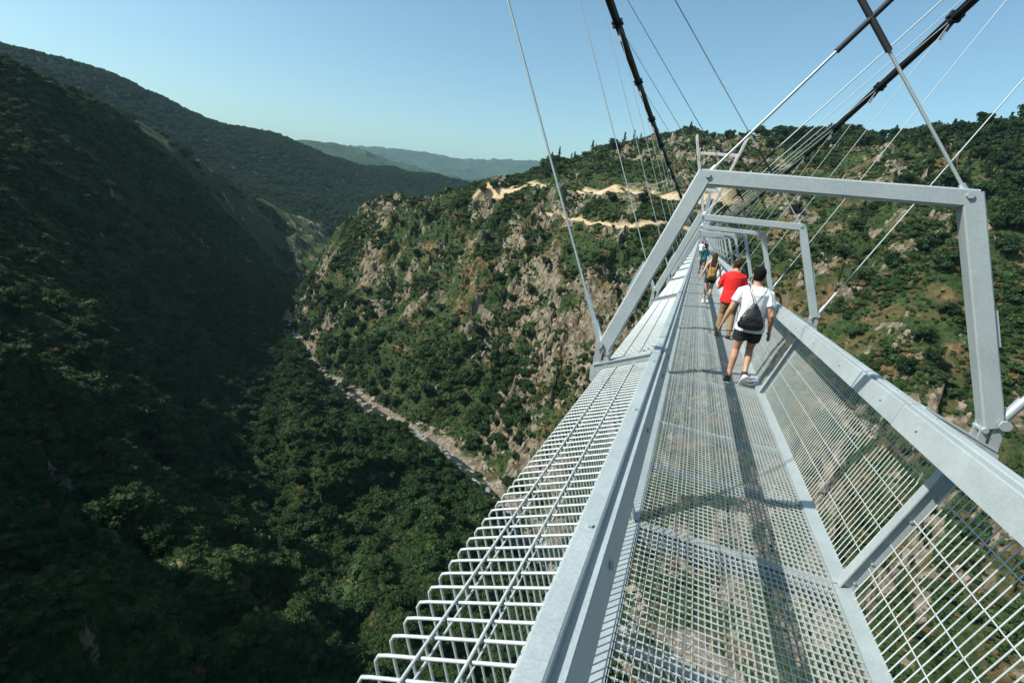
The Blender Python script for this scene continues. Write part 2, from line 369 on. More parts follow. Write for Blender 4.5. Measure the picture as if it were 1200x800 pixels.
# river: water sheet in the gorge floor
ria = np.nonzero((AZ > -46.6) & (AZ < 82))[0][::4]
rv = []; rf = []
for n_, i in enumerate(ria):
    a = math.radians(AZ[i]); r3, r4 = CRr[i, 3], CRr[i, 4]; mid = (r3+r4)/2; hw = (r4-r3)/2*.8+2
    for k in range(7):
        r = mid-hw+2*hw*k/6; rv.append((CAM.x+r*math.sin(a), CAM.y+r*math.cos(a), -170.55))
    if n_: rf += [((n_-1)*7+k, n_*7+k, n_*7+k+1, (n_-1)*7+k+1) for k in range(6)]
m, n, l, p = new_mat('river_water')
tc = n.new('ShaderNodeNewGeometry'); nz = n.new('ShaderNodeTexNoise'); nz.inputs['Scale'].default_value = .09; nz.inputs['Detail'].default_value = 8; l.new(tc.outputs['Position'], nz.inputs['Vector'])
rp = n.new('ShaderNodeValToRGB'); rp.color_ramp.elements[0].position = .57; rp.color_ramp.elements[0].color = (.022, .03, .026, 1); rp.color_ramp.elements[1].position = .76; rp.color_ramp.elements[1].color = (.7, .74, .74, 1)
l.new(nz.outputs['Fac'], rp.inputs[0]); l.new(rp.outputs[0], p.inputs['Base Color']); p.inputs['Roughness'].default_value = .25
bp = n.new('ShaderNodeBump'); bp.inputs['Distance'].default_value = .4; l.new(nz.outputs['Fac'], bp.inputs['Height']); l.new(bp.outputs[0], p.inputs['Normal'])
me = bpy.data.meshes.new('river'); me.from_pydata(rv, [], rf); me.materials.append(m)
tag(mobj('river', me), 'shallow river with white rapids between boulders', kind='structure')

# distant hills beyond the gorge
DT = {   # bearing: (r, z) x 8  : foot, mid slope, wooded ridge, valley, small hill, valley, far range, tail
-110:[(1250,60),(1500,130),(2000,250),(2800,100),(5000,80),(6500,0),(10000,350),(20000,0)],
-75:[(1250,10),(1500,90),(2000,232),(2800,60),(5000,100),(6500,0),(10000,380),(20000,0)],
-65.3:[(1250,-10),(1500,70),(2000,218),(2800,40),(5000,100),(6500,0),(10000,380),(20000,0)],
-58.9:[(1250,-40),(1500,40),(2000,186),(2800,20),(5000,150),(6500,0),(10000,380),(20000,0)],
-50.3:[(1250,-95),(1550,-30),(2050,100),(2800,0),(5000,170),(6500,0),(10000,380),(20000,0)],
-45.8:[(1250,-120),(1600,-60),(2100,82),(2900,-20),(5000,186),(6500,0),(10000,330),(20000,0)],
-41.4:[(1250,-150),(1650,-90),(2150,40),(3000,-40),(5000,186),(6500,0),(10000,370),(20000,0)],
-38.4:[(1250,-165),(1650,-105),(2180,18),(3000,-40),(5000,176),(6500,0),(10000,412),(20000,0)],
-35.5:[(1250,-175),(1700,-115),(2200,12),(3000,-40),(5000,110),(6500,0),(10000,425),(20000,0)],
-31.2:[(1250,-180),(1700,-125),(2200,2),(3000,-60),(5000,40),(6500,0),(10000,425),(20000,0)],
-27.5:[(1250,-180),(1700,-130),(2200,-12),(3000,-60),(5000,0),(6500,0),(10000,375),(20000,0)],
-25.6:[(1250,-180),(1700,-140),(2200,-30),(3000,-60),(5000,0),(6500,0),(10000,410),(20000,0)],
-18:[(1250,-150),(1700,-140),(2200,-80),(3000,-60),(5000,0),(6500,0),(10000,480),(20000,0)],
0:[(1250,-60),(1700,-100),(2200,-100),(3000,-60),(5000,0),(6500,0),(10000,450),(20000,0)],
60:[(1250,40),(1700,0),(2200,-50),(3000,-60),(5000,0),(6500,0),(10000,450),(20000,0)],
}
DA = np.array(sorted(DT)); DR = np.array([[p_[0] for p_ in DT[a]] for a in DA], float); DZ = np.array([[p_[1] for p_ in DT[a]] for a in DA], float)
daz = np.concatenate([np.arange(-110, -78, 1.), np.arange(-78, -10, .16), np.arange(-10, 60.1, 1.)])
drr = np.concatenate([np.linspace(1250, 3000, 210), np.geomspace(3050, 12000, 130)])
dcr = pch(daz, DA, DR); dcz = pch(daz, DA, DZ)
dz0 = np.stack([pch(drr, dcr[i], dcz[i]) for i in range(len(daz))])
da2, dr2 = np.meshgrid(np.radians(daz), drr, indexing='ij')
dx_ = CAM.x+dr2*np.sin(da2); dy_ = CAM.y+dr2*np.cos(da2)
rel = np.minimum(sstep(1250, 1400, dr2), 1)
dzz = dz0+rel*((ridged(dx_/420, dy_/420, 8, 4)-.62)*60*np.clip(dr2/2000, .6, 2.4)*(1-.55*np.exp(-((dr2-2100)/350)**2))+(fbm(dx_/90, dy_/90, 18, 3)-.5)*16)
def hills_mat():
    m, n, l, p = new_mat('wooded_hills')
    geo = n.new('ShaderNodeNewGeometry')
    t = n.new('ShaderNodeTexNoise'); t.inputs['Scale'].default_value = .035; t.inputs['Detail'].default_value = 8; l.new(geo.outputs['Position'], t.inputs['Vector'])
    t2 = n.new('ShaderNodeTexNoise'); t2.inputs['Scale'].default_value = .0035; t2.inputs['Detail'].default_value = 5; l.new(geo.outputs['Position'], t2.inputs['Vector'])
    r = n.new('ShaderNodeValToRGB'); e = r.color_ramp.elements
    e[0].position = .35; e[0].color = (.016, .036, .020, 1); e[1].position = .7; e[1].color = (.052, .078, .042, 1)
    ad = n.new('ShaderNodeMath'); ad.operation = 'MULTIPLY_ADD'; l.new(t.outputs['Fac'], ad.inputs[0]); ad.inputs[1].default_value = .5
    ml = n.new('ShaderNodeMath'); ml.operation = 'MULTIPLY'; l.new(t2.outputs['Fac'], ml.inputs[0]); ml.inputs[1].default_value = .5; l.new(ml.outputs[0], ad.inputs[2])
    l.new(ad.outputs[0], r.inputs[0]); l.new(r.outputs[0], p.inputs['Base Color']); p.inputs['Roughness'].default_value = 1; p.inputs['Specular IOR Level'].default_value = .05
    b = n.new('ShaderNodeBump'); b.inputs['Distance'].default_value = 14; b.inputs['Strength'].default_value = .9; l.new(t.outputs['Fac'], b.inputs['Height']); l.new(b.outputs[0], p.inputs['Normal'])
    return m
dh = mobj('distant_hills', grid_mesh('distant_hills', dx_, dy_, dzz, {}, hills_mat()))
tag(dh, 'wooded ridge and blue mountain range beyond the gorge', kind='structure')
def hgt_far(x, y):
    a = np.degrees(np.arctan2(x-CAM.x, y-CAM.y)); r = np.hypot(x-CAM.x, y-CAM.y)
    i = np.clip(np.rint(np.interp(a, daz, np.arange(len(daz)))).astype(int), 0, len(daz)-1); j = np.clip(np.rint(np.interp(r, drr, np.arange(len(drr)))).astype(int), 0, len(drr)-1)
    return dzz[i, j]
# ground sheet to the horizon under everything
gm = MB(); gm.add([(-12500,-3900,-260),(12500,-3900,-260),(12500,12500,-260),(-12500,12500,-260)], [(0,1,2,3)])
tag(gm.build('ground', GM), 'low ground of the valley far below', kind='structure')

# ------------------------------------------------------------------ the footbridge
SAG = .000272; D1 = 2.988; YM = 133.0
def deck_z(Y): return SAG*Y*Y
def deckW(Y, x=0., h=0.): return W(x, Y, deck_z(Y)+h)
def station(Y):
    """local axes of the deck at Y: x right, y forward along the deck, z up from it"""
    t = Vector((0, 1, 2*SAG*Y)).normalized(); t = W(*t).normalized(); xx = Vector((1, 0, 0)); n_ = xx.cross(t).normalized()
    p_ = deckW(Y)
    return Matrix(((xx.x, t.x, n_.x, p_.x), (xx.y, t.y, n_.y, p_.y), (xx.z, t.z, n_.z, p_.z), (0, 0, 0, 1)))
def cable_pt(Y, side):
    d = Y-YM; return W(side*(1.14+.000188*d*d+.6e-9*d**4), Y, deck_z(Y)+2.13+.00036*d*d+2e-9*d**4)
FW = .586                                   # half width of the walkway
CORN = (.978, .975)                        # outer corner of the mesh side
FOOT = (.981, 1.125); TOP = (.587, 2.187)

bridge = empty('suspension_footbridge', deckW(0))
tag(bridge, 'galvanised steel suspension footbridge with mesh floor, mesh sides and hanging cables across the gorge', 'bridge')
BINV = Matrix.Translation(-deckW(0))
def bpart(name, me, mtx, parent=None):
    """part of the bridge placed by its world matrix"""
    o = bpy.data.objects.new(name, me); COL.objects.link(o)
    if parent is None: o.parent = bridge; o.matrix_local = BINV @ mtx
    else: o.parent = parent; o.matrix_local = mtx
    return o

def bolt(mb, c, ax, r=.012, l=.012, m=0):
    c = Vector(c); ax = Vector(ax); mb.tube([c, c+ax*l], r, 6, m, True, False)
def side_profile(s):
    """mesh wire: floor edge, up and out to the corner, back in to the rail"""
    pts = [(s*.652, .006), (s*.968, .935), (s*.976, .966), (s*.970, .982), (s*.952, .991), (s*.689, 1.100)]
    return pts
def make_chassis(L=4.0):
    mb = MB(); g = .004
    for s in (-1, 1):
        x0, x1 = sorted((s*(FW-.022), s*(FW+.074)))
        mb.box(x0, x1, g, L-g, .0005, .007); xo = sorted((s*(FW+.066), s*(FW+.074))); mb.box(xo[0], xo[1], g, L-g, -.072, -.0002)
        mb.box(*sorted((s*(FW-.022), s*(FW-.016))), g, L-g, -.034, -.0002)
    for y in (1.0, 2.0, 3.0): mb.bar((-FW-.045, y, -.062), (FW+.045, y, -.062), .06, .05, (0, 0, 1))
    for y in (.045, L-.045): mb.bar((-FW-.045, y, -.075), (FW+.045, y, -.075), .05, .085, (0, 0, 1))
    return mb.mesh('deck_section', STEEL)
def make_grating(L=4.0):
    mb = MB(); n_ = 37
    for i in range(n_):
        x = -FW+.030+(2*FW-.060)*i/(n_-1); mb.box(x-.0016, x+.0016, .006, L-.006, -.026, -.002)
    m_ = 80
    for k in range(m_):
        y = .006+.022+(L-.06)*k/(m_-1); mb.box(-FW+.024, FW-.024, y-.0028, y+.0028, -.0075, -.0012)
    for y in (.008, L/2, L-.008): mb.box(-FW+.024, FW-.024, y-.0025, y+.0025, -.034, -.0005)
    return mb.mesh('floor_grating', GRATE)
def make_rail(s, L=4.0):
    mb = MB(); g = .003
    prof = [(.586,1.018),(.611,1.137),(.614,1.141),(.624,1.141),(.627,1.127),(.639,1.126),(.641,1.148),(.646,1.152),(.686,1.152),(.691,1.147),(.691,1.066),(.685,1.060),(.685,1.045),(.625,1.020)]
    n_ = len(prof); vs = [(s*x, y, z) for y in (g, L-g) for x, z in prof]
    fs = [(i, (i+1) % n_, n_+(i+1) % n_, n_+i) for i in range(n_)]
    if s < 0: fs = [f[::-1] for f in fs]
    mb.add(vs, fs+[tuple(range(n_)), tuple(range(2*n_-1, n_-1, -1))])
    for k in range(5):
        y = .25+k*(L-.5)/4; bolt(mb, (s*.599, y, 1.085), (-s, 0, .2), .011, .008); bolt(mb, (s*.663, y+.02, 1.152), (0, 0, 1), .009, .006)
    return mb.mesh('handrail', STEEL)
def wire_shape(mb, s, y, rad=.0042, n_=6):
    mb.tube([(x, y, z) for x, z in side_profile(s)], rad, n_)
def long_wires(mb, s, L, n_=5):
    for f in (.17, .36, .55, .74, .91):
        x = .652+(.968-.652)*f; z = .006+.929*f; mb.tube([(s*(x-.006), .01, z+.003), (s*(x-.006), L-.01, z+.003)], .0034, n_)
    for x in (.885, .785): mb.tube([(s*x, .01, 1.108-(x-.689)*.414), (s*x, L-.01, 1.108-(x-.689)*.414)], .0036, n_)
def make_side(s, L=4.0):
    mb = MB()
    for k in range(79): wire_shape(mb, s, .05+k*(L-.1)/78, .0038, 4)
    long_wires(mb, s, L, 4)
    return mb.mesh('wire_mesh', WIRE)
def make_post(s):
    mb = MB()
    a = Vector((s*.594, 0, .008)); b = Vector((s*.905, 0, .945)); d = (b-a).normalized(); u = Vector((s*abs(d.z), 0, -abs(d.x)))
    # channel: web across the walkway, flange on the inside, mesh fixed to its outer edge
    mb.bar(a+u*.040, b+u*.044, .008, .080, u); mb.bar(a-u*.004, b-u*.004, .062, .008, u)
    mb.bar(b+u*.02, Vector((s*.955, 0, 1.02)), .044, .060, u)
    mb.box(*sorted((s*.560, s*.700)), -.034, .034, -.126, -.1205)
    mb.bar((s*.62, 0, -.10), (s*.655, 0, .0), .05, .05, (1, 0, 0))
    for q in (.06, .22, .55, .85): bolt(mb, a.lerp(b, q)+u*.05-Vector((0, .004, 0)), (0, -1, 0), .009, .008)
    return mb.mesh('side_post', STEEL)
def make_arm(s):
    mb = MB()
    # tapered bracket plate from the rail out to the hanger foot, with top flange
    y0, y1 = -.030, -.022
    pr = [(.694, 1.042), (1.020, .888), (1.040, .905), (1.044, .985), (1.030, 1.000), (.694, 1.146)]
    n_ = len(pr)
    for ya, yb in ((-.034, -.026), (.026, .034)):
        vs = [(s*x, y, z) for y in (ya, yb) for x, z in pr]; mb.add(vs, [tuple(range(n_)), tuple(range(2*n_-1, n_-1, -1))]+[(i, n_+i, n_+(i+1) % n_, (i+1) % n_) for i in range(n_)])
    mb.bar((s*.694, 0, 1.1515), (s*1.03, 0, 1.0055), .080, .009, (0, 0, 1))
    mb.bar((s*1.036, 0, .91), (s*1.040, 0, .985), .05, .006, (s, 0, 0))
    for q in ((.78, 1.06), (.93, .99), (.99, .965)): bolt(mb, (s*q[0], -.034, q[1]), (0, -1, 0), .013, .012)
    return mb.mesh('side_arm', STEEL)
def make_leg(s):
    mb = MB(); a = Vector((s*(FOOT[0]+.005), 0, FOOT[1]-.005)); b = Vector((s*TOP[0], 0, TOP[1]+.040)); u = (b-a).cross(Vector((0, 1, 0))).normalized()
    b2 = b-(b-a).normalized()*.02
    mb.bar(a, b2, .085, .085, u, cham=.007)
    # small lug plate half way, gusset at the top
    c = a.lerp(b, .42); o = u*(.05 if u.x*s > 0 else -.05); mb.bar(c+o-(b-a).normalized()*.09, c+o+(b-a).normalized()*.09, .05, .014, u)
    return mb.mesh('frame_leg', STEEL)
def make_beam():
    mb = MB(); mb.bar((-TOP[0]-.03, 0, TOP[1]), (TOP[0]+.03, 0, TOP[1]), .082, .082, (0, 0, 1), cham=.007)
    for s in (-1, 1): bolt(mb, (s*(TOP[0]-.005), -.041, TOP[1]+.01), (0, -1, 0), .016, .012)
    return mb.mesh('portal_frame', STEEL)
def make_foot(s):
    """forked hanger foot: pin lugs on the arm, shackle, frame pin"""
    mb = MB(); x = s*FOOT[0]
    for y in (-.022, .022): mb.bar((x+s*.035, y, .985), (x+s*.030, y, 1.165), .012, .040, (1, 0, 0))
    mb.tube([(x+s*.032, -.055, 1.145), (x+s*.032, .055, 1.145)], .017, 10)
    mb.tube([(x+s*.032, -.062, 1.145), (x+s*.032, -.05, 1.145)], .026, 10); mb.tube([(x+s*.032, .05, 1.145), (x+s*.032, .062, 1.145)], .026, 10)
    for y in (-.03, .03): mb.bar((x-s*.025, y, 1.01), (x-s*.030, y, 1.175), .010, .034, (1, 0, 0))
    mb.tube([(x-s*.03, -.05, 1.10), (x-s*.03, .05, 1.10)], .014, 8)
    return mb.mesh('hanger_foot', SILVER)
def unit_rod(n_=8):
    mb = MB(); mb.tube([(0, 0, 0), (0, 0, 1)], 1.0, n_); return mb.mesh('rod', SILVER)
ROD_S = unit_rod(); ROD_S.materials.clear(); ROD_S.materials.append(STEEL)
ROD_B = unit_rod(); ROD_B.materials.clear(); ROD_B.materials.append(RUBBER)
ROD_F = unit_rod(10)
def rod_m(a, b, r):
    d = b-a; q = d.to_track_quat('Z', 'Y'); return Matrix.LocRotScale(a, q, Vector((r, r, d.length)))

M_CH, M_GR = make_chassis(), make_grating()
M_RAIL = {s: make_rail(s) for s in (-1, 1)}; M_SIDE = {s: make_side(s) for s in (-1, 1)}
M_POST = {s: make_post(s) for s in (-1, 1)}; M_ARM = {s: make_arm(s) for s in (-1, 1)}
M_LEG = {s: make_leg(s) for s in (-1, 1)}; M_BEAM = make_beam(); M_FOOT = {s: make_foot(s) for s in (-1, 1)}
def merged(name, parts):
    """one mesh out of several, for sections too far away to show their parts"""
    bm = bmesh.new(); mats = []
    for me_, mt in parts:
        k = len(bm.faces); t_ = me_.copy(); t_.transform(mt); bm.from_mesh(t_); bpy.data.meshes.remove(t_); bm.faces.ensure_lookup_table()
        if me_.materials[0] not in mats: mats.append(me_.materials[0])
        for f in bm.faces[k:]: f.material_index = mats.index(me_.materials[0])
    me = bpy.data.meshes.new(name); bm.to_mesh(me); bm.free()
    for q in mats: me.materials.append(q)
    return me
I4 = Matrix.Identity(4); T4 = Matrix.Translation((0, 4, 0))
M_FAR = merged('deck_section', [(M_CH, I4), (M_GR, I4)]+[(M_RAIL[s], I4) for s in (-1, 1)]+[(M_SIDE[s], I4) for s in (-1, 1)]+[(q[s], T4) for q in (M_POST, M_ARM, M_LEG, M_FOOT) for s in (-1, 1)]+[(M_BEAM, T4)])
NEAR_LAST = 26; K_END = 97
YK = lambda k: D1+4*(k-1)
WIRE_ONE = {}
for s in (-1, 1):
    mb = MB(); wire_shape(mb, s, 0, .0037, 6); WIRE_ONE[s] = mb.mesh('wire', WIRE)
LONG_ONE = {}
for s in (-1, 1):
    mb = MB(); long_wires(mb, s, 4.0, 6); LONG_ONE[s] = mb.mesh('crosswise_wires', WIRE)
for k in range(-30, K_END+1):
    S = station(YK(k)-4)                      # section k ends at frame k
    if k > NEAR_LAST or k < -1:
        bpart('deck_section', M_FAR, S); continue
    sec = bpart('deck_section', M_CH, S)
    tag(bpart('floor_grating', M_GR, I4, sec), kind='stuff')
    for s in (-1, 1):
        bpart('handrail', M_RAIL[s], I4, sec)
        if k == 1:
            for j in range(79): bpart('wire', WIRE_ONE[s], Matrix.Translation((0, .05+j*3.9/78, 0)), sec)
            tag(bpart('lengthwise_wires', LONG_ONE[s], I4, sec), kind='stuff')
        else: tag(bpart('wire_mesh', M_SIDE[s], I4, sec), kind='stuff')
        bpart('side_post', M_POST[s], T4, sec); bpart('side_arm', M_ARM[s], T4, sec)
    fr = bpart('portal_frame', M_BEAM, S @ T4)
    for s in (-1, 1):
        bpart('frame_leg', M_LEG[s], I4, fr); bpart('hanger_foot', M_FOOT[s], I4, fr)

# main cables: bundles of strands, with a clamp at every hanger
for s in (-1, 1):
    mb = MB(); ys = list(np.concatenate([np.arange(-125, 0, 5), np.arange(0, 60, 2), np.arange(60, 392, 6), [391]]))
    P = [cable_pt(Y, s) for Y in ys]; o0 = P[0]
    for dx, dz in ((-.042, .042), (.042, .042), (-.042, -.042), (.042, -.042)):
        mb.tube([p_-deckW(0)+Vector((dx, 0, dz)) for p_ in P], .046, 7)
    mc = mb.build('main_cable', BLACKC, bridge)
    cl = MB(); cl.box(-.115, .115, -.07, .07, -.115, .115); cl.box(-.16, .16, -.05, -.02, -.03, .03); cl.box(-.16, .16, .02, .05, -.03, .03)
    for q in (-.14, .14): cl.tube([(q, -.085, 0), (q, .085, 0)], .025, 6)
    cl.bar((0, 0, -.11), (-s*.08, 0, -.30), .05, .05, (0, 1, 0), m=0); cl.bar((-s*.08, 0, -.28), (-s*.15, 0, -.46), .07, .035, (0, 1, 0), m=1)
    cm = cl.mesh('cable_clamp', BLACKC, SILVER)
    for k in range(-1, 31):
        c = cable_pt(YK(k), s); o = bpart('cable_clamp', cm, Matrix.Translation(c-deckW(0)), mc)
# hangers and crossing stays
for k in range(-4, K_END):
    S = station(YK(k))
    for s in (-1, 1):
        c = cable_pt(YK(k), s)
        f = S @ Vector((s*(FOOT[0]+.032), 0, 1.145)); d = (c-f).normalized(); near = -2 < k <= 14
        hm = rod_m(f+d*.12, c-d*.1, .0070 if k < 8 else .0062); hg = bpart('hanger', ROD_S, hm)
        t = S @ Vector((s*(TOP[0]+.0), 0, TOP[1]+.01)); c2 = cable_pt(YK(k), -s); d2 = (c2-t).normalized()
        xm = t+d2*((0-t.x)/d2.x)
        sm_ = rod_m(t, c2-d2*.1, .0074 if k < 8 else .0062); stay = bpart('crossing_stay', ROD_S, sm_)
        if near:
            def sub(name, me, a, b, r, par, pm):
                o = bpy.data.objects.new(name, me); COL.objects.link(o); o.parent = par
                o.matrix_parent_inverse = pm.inverted(); o.matrix_basis = rod_m(a, b, r)
            sub('end_fitting', ROD_F, f+d*.10, f+d*.34, .016, hg, hm); sub('end_fitting', ROD_F, f+d*.02, f+d*.14, .024, hg, hm)
            sub('end_fitting', ROD_F, t+d2*.02, t+d2*.06, .014, stay, sm_)
            sub('sleeve', ROD_B, xm-d2*.18, xm+d2*.15, .0145, stay, sm_)

# far and near V-shaped towers
def tower(Y, sgn):
    base = deckW(Y); mb = MB()
    P = lambda x, h: Vector((x, 0, h))
    par = bpart('tower', MB_tower_core(), Matrix.Translation(base))
    for s in (-1, 1):
        mb = MB(); a = P(s*1.6, -16); b = P(s*5.8, 6); c = P(s*16.6, 36.5)
        mb.bar(a, c, 2.0, 2.3, (0, 1, 0), cham=.25); mb.box(*sorted((s*15.9, s*17.3)), -.7, .7, 36.2, 38.0)
        bpart('tower_leg', mb.mesh('tower_leg', CONC), I4, par)
    for h, w in ((25.5, 2.0), (1.0, 2.2)):
        x = 1.6+(16.6-1.6)*(h+16)/52.5; mb = MB()
        mb.bar(P(-x+.5, h), P(x-.5, h), 1.2, w, (0, 0, 1), cham=.2); bpart('tower_crossbeam', mb.mesh('tower_crossbeam', CONC), I4, par)
        for s in (-1, 1):
            mb = MB(); mb.bar(P(s*(x-3.2), h-.2), P(s*(x-.6), h-1.9), 1.0, 1.0, (0, 1, 0)); bpart('haunch', mb.mesh('haunch', CONC), I4, par)
def MB_tower_core():
    mb = MB(); mb.box(-3.5, 3.5, -2.5, 2.5, -26, -15.5); return mb.mesh('tower', CONC)
tower(391, 1); tower(-125, -1)

# ------------------------------------------------------------------ foliage prototypes
def leaf_mat(name, c0, c1, trans=.25):
    m, n, l, p = new_mat(name)
    oi = n.new('ShaderNodeObjectInfo'); geo = n.new('ShaderNodeNewGeometry')
    ad = n.new('ShaderNodeMath'); ad.operation = 'MULTIPLY_ADD'; l.new(oi.outputs['Random'], ad.inputs[0]); ad.inputs[1].default_value = .65
    ml = n.new('ShaderNodeMath'); ml.operation = 'MULTIPLY'; l.new(geo.outputs['Random Per Island'], ml.inputs[0]); ml.inputs[1].default_value = .35; l.new(ml.outputs[0], ad.inputs[2])
    r = n.new('ShaderNodeValToRGB'); r.color_ramp.elements[0].color = c0+(1,); r.color_ramp.elements[1].color = c1+(1,); l.new(ad.outputs[0], r.inputs[0])
    l.new(r.outputs[0], p.inputs['Base Color']); p.inputs['Roughness'].default_value = .75; p.inputs['Specular IOR Level'].default_value = .2
    tr = n.new('ShaderNodeBsdfTranslucent'); l.new(r.outputs[0], tr.inputs[0]); mx = n.new('ShaderNodeMixShader'); mx.inputs[0].default_value = trans
    l.new(p.outputs[0], mx.inputs[1]); l.new(tr.outputs[0], mx.inputs[2]); l.new(mx.outputs[0], n['Material Output'].inputs[0])
    return m
LF_BUSH = leaf_mat('scrub_leaves', (.012, .034, .010), (.064, .112, .030))
LF_TREE = leaf_mat('oak_leaves', (.011, .033, .011), (.046, .088, .025))
LF_PINE = leaf_mat('pine_needles', (.012, .028, .012), (.035, .055, .022), .12)
LF_DRY = leaf_mat('dry_scrub', (.10, .075, .03), (.22, .15, .06))
BARK = plain('bark', (.10, .075, .055), .9, 0, .3, 3)
ROCKM = plain('granite', (.225, .192, .142), .9, 0, .6, .8)

def cards(mb, centres, rng, size, flat=.0, n_per=1):
    for c in centres:
        nrm = Vector(rng.normal(size=3)).normalized()
        if flat: nrm = (nrm+Vector((0, 0, flat))).normalized()
        u = nrm.orthogonal().normalized(); u.rotate(Quaternion(nrm, rng.uniform(0, 6.28))); v = nrm.cross(u)
        s = size*rng.uniform(.6, 1.35); s2 = s*rng.uniform(.55, .9); c = Vector(c)
        k = nrm*s*.25
        mb.add([c-u*s-k*0, c-v*s2+k*.6, c+u*s, c+v*s2+k*.6], [(0, 1, 2), (0, 2, 3)], False)
def lobes_crown(rng, lobes, ncard, size, core=True):
    """crown of several uneven lobes: dark inner clumps plus loose leaf faces outside"""
    mb = MB()
    for (cx, cy, cz, rx, ry, rz) in lobes:
        if core:
            nu, nv = 9, 6; vs = []; fs = []
            b0 = len(mb.v); tmp = MB(); tmp.ball((cx, cy, cz), rx*.72, ry*.72, rz*.72, nu, nv)
            for q in tmp.v:
                d = Vector(q)-Vector((cx, cy, cz)); vs.append(Vector((cx, cy, cz))+d*rng.uniform(.75, 1.2))
            mb.add(vs, tmp.f, False)
        k = int(ncard/len(lobes)); P = rng.normal(size=(k, 3)); P /= np.linalg.norm(P, axis=1)[:, None]
        P[:, 2] = np.where(P[:, 2] < -.45, -P[:, 2], P[:, 2])
        rad = rng.uniform(.70, 1.12, k)[:, None]
        cards(mb, P*rad*np.array([rx, ry, rz])+np.array([cx, cy, cz]), rng, size, .3)
    return mb
def bush_mesh(i):
    r = np.random.default_rng(100+i); L = []
    for _ in range(3+i % 3):
        a = r.uniform(0, 6.28); d = r.uniform(.1, .62); s = r.uniform(.34, .6)
        L.append((math.cos(a)*d, math.sin(a)*d, s*.55+r.uniform(0, .25), s, s*r.uniform(.8, 1.1), s*r.uniform(.6, .95)))
    return lobes_crown(r, L, 210, .11).mesh('scrub', LF_BUSH if i < 5 else LF_DRY)
def tree_crown(i, mat):
    r = np.random.default_rng(200+i); L = [(0, 0, .62, .36, .36, .3)]
    for k in range(7+i % 3):
        a = k*2.4+r.uniform(-.5, .5); d = r.uniform(.18, .42); s = r.uniform(.17, .3)
        L.append((math.cos(a)*d, math.sin(a)*d, r.uniform(.32, .85), s, s*r.uniform(.8, 1.15), s*r.uniform(.7, 1.0)))
    return lobes_crown(r, L, 620, .055).mesh('crown', mat)
def trunk_mesh(i):
    r = np.random.default_rng(300+i); mb = MB()
    lean = r.uniform(-.05, .05, 2)
    mb.tube([(0, 0, -.08), (lean[0]*.5, lean[1]*.5, .2), (lean[0], lean[1], .5), (lean[0]*1.2, lean[1]*1.2, .8)], [.045, .034, .022, .008], 7)
    for k in range(5):
        a = k*1.3+r.uniform(0, .5); z = r.uniform(.22, .5); d = r.uniform(.2, .32)
        mb.tube([(lean[0]*z, lean[1]*z, z), (math.cos(a)*d*.5, math.sin(a)*d*.5, z+.12), (math.cos(a)*d, math.sin(a)*d, z+.2)], [.016, .011, .004], 5)
    return mb.mesh('trunk', BARK)
def pine_crown(i, mat=None):
    r = np.random.default_rng(400+i); mb = MB(); slim = .13+.05*(i % 3)
    for k in range(13):
        z = .22+.74*k/12; w = slim*(1.15-.95*(k/12))*r.uniform(.7, 1.25)
        for j in range(6):
            a = r.uniform(0, 6.28); d = w*r.uniform(.3, 1.0)
            P = r.normal(size=(5, 3))*np.array([w*.35, w*.35, .022])+np.array([math.cos(a)*d, math.sin(a)*d, z-d*.15])
            cards(mb, P, r, .038, .2)
    return mb.mesh('crown', LF_PINE)
def pine_trunk(i):
    mb = MB(); mb.tube([(0, 0, -.05), (.005, 0, .4), (0, .004, .97)], [.017, .012, .003], 6); return mb.mesh('trunk', BARK)
def rock_mesh(i, tall):
    r = np.random.default_rng(500+i); bm = bmesh.new(); bmesh.ops.create_icosphere(bm, subdivisions=2, radius=1)
    pl = [(Vector(r.normal(size=3)).normalized(), r.uniform(.55, .85)) for _ in range(9)]
    for v in bm.verts:
        for nn, d in pl:
            e = v.co.dot(nn)-d
            if e > 0: v.co -= nn*e
        v.co.x *= .75; v.co.z *= tall; v.co += Vector(r.normal(size=3))*.035
    me = bpy.data.meshes.new('rock'); bm.to_mesh(me); bm.free(); me.materials.append(ROCKM); return me

def proto_coll(name, meshes):
    c = bpy.data.collections.new(name)
    for k, me in enumerate(meshes):
        o = bpy.data.objects.new('%s_%02d' % (name, k), me); c.objects.link(o)
    return c
BUSH = [bush_mesh(i) for i in range(7)]
CROWN = [tree_crown(i, LF_TREE) for i in range(5)]; TRUNK = [trunk_mesh(i) for i in range(5)]
PINE = [pine_crown(i) for i in range(4)]; PTRUNK = [pine_trunk(i) for i in range(4)]
def joined(a, b):
    bm = bmesh.new(); bm.from_mesh(a); k = len(bm.faces); bm.from_mesh(b); bm.faces.ensure_lookup_table()
    for f in bm.faces[k:]: f.material_index = 1
    me = bpy.data.meshes.new('whole_tree'); bm.to_mesh(me); bm.free(); me.materials.append(a.materials[0]); me.materials.append(b.materials[0]); return me
C_BUSH = proto_coll('bush_kinds', BUSH)
C_TREE = proto_coll('tree_kinds', [joined(CROWN[i], TRUNK[i]) for i in range(5)])
C_PINE = proto_coll('pine_kinds', [joined(PINE[i], PTRUNK[i]) for i in range(4)])
C_MIX = proto_coll('mixed_kinds', [joined(PINE[i], PTRUNK[i]) for i in range(4)]+[joined(CROWN[i], TRUNK[i]) for i in range(5)])
C_ROCK = proto_coll('rock_kinds', [rock_mesh(i, .7) for i in range(5)])
C_CRAG = proto_coll('crag_kinds', [rock_mesh(10+i, 1.7) for i in range(5)])

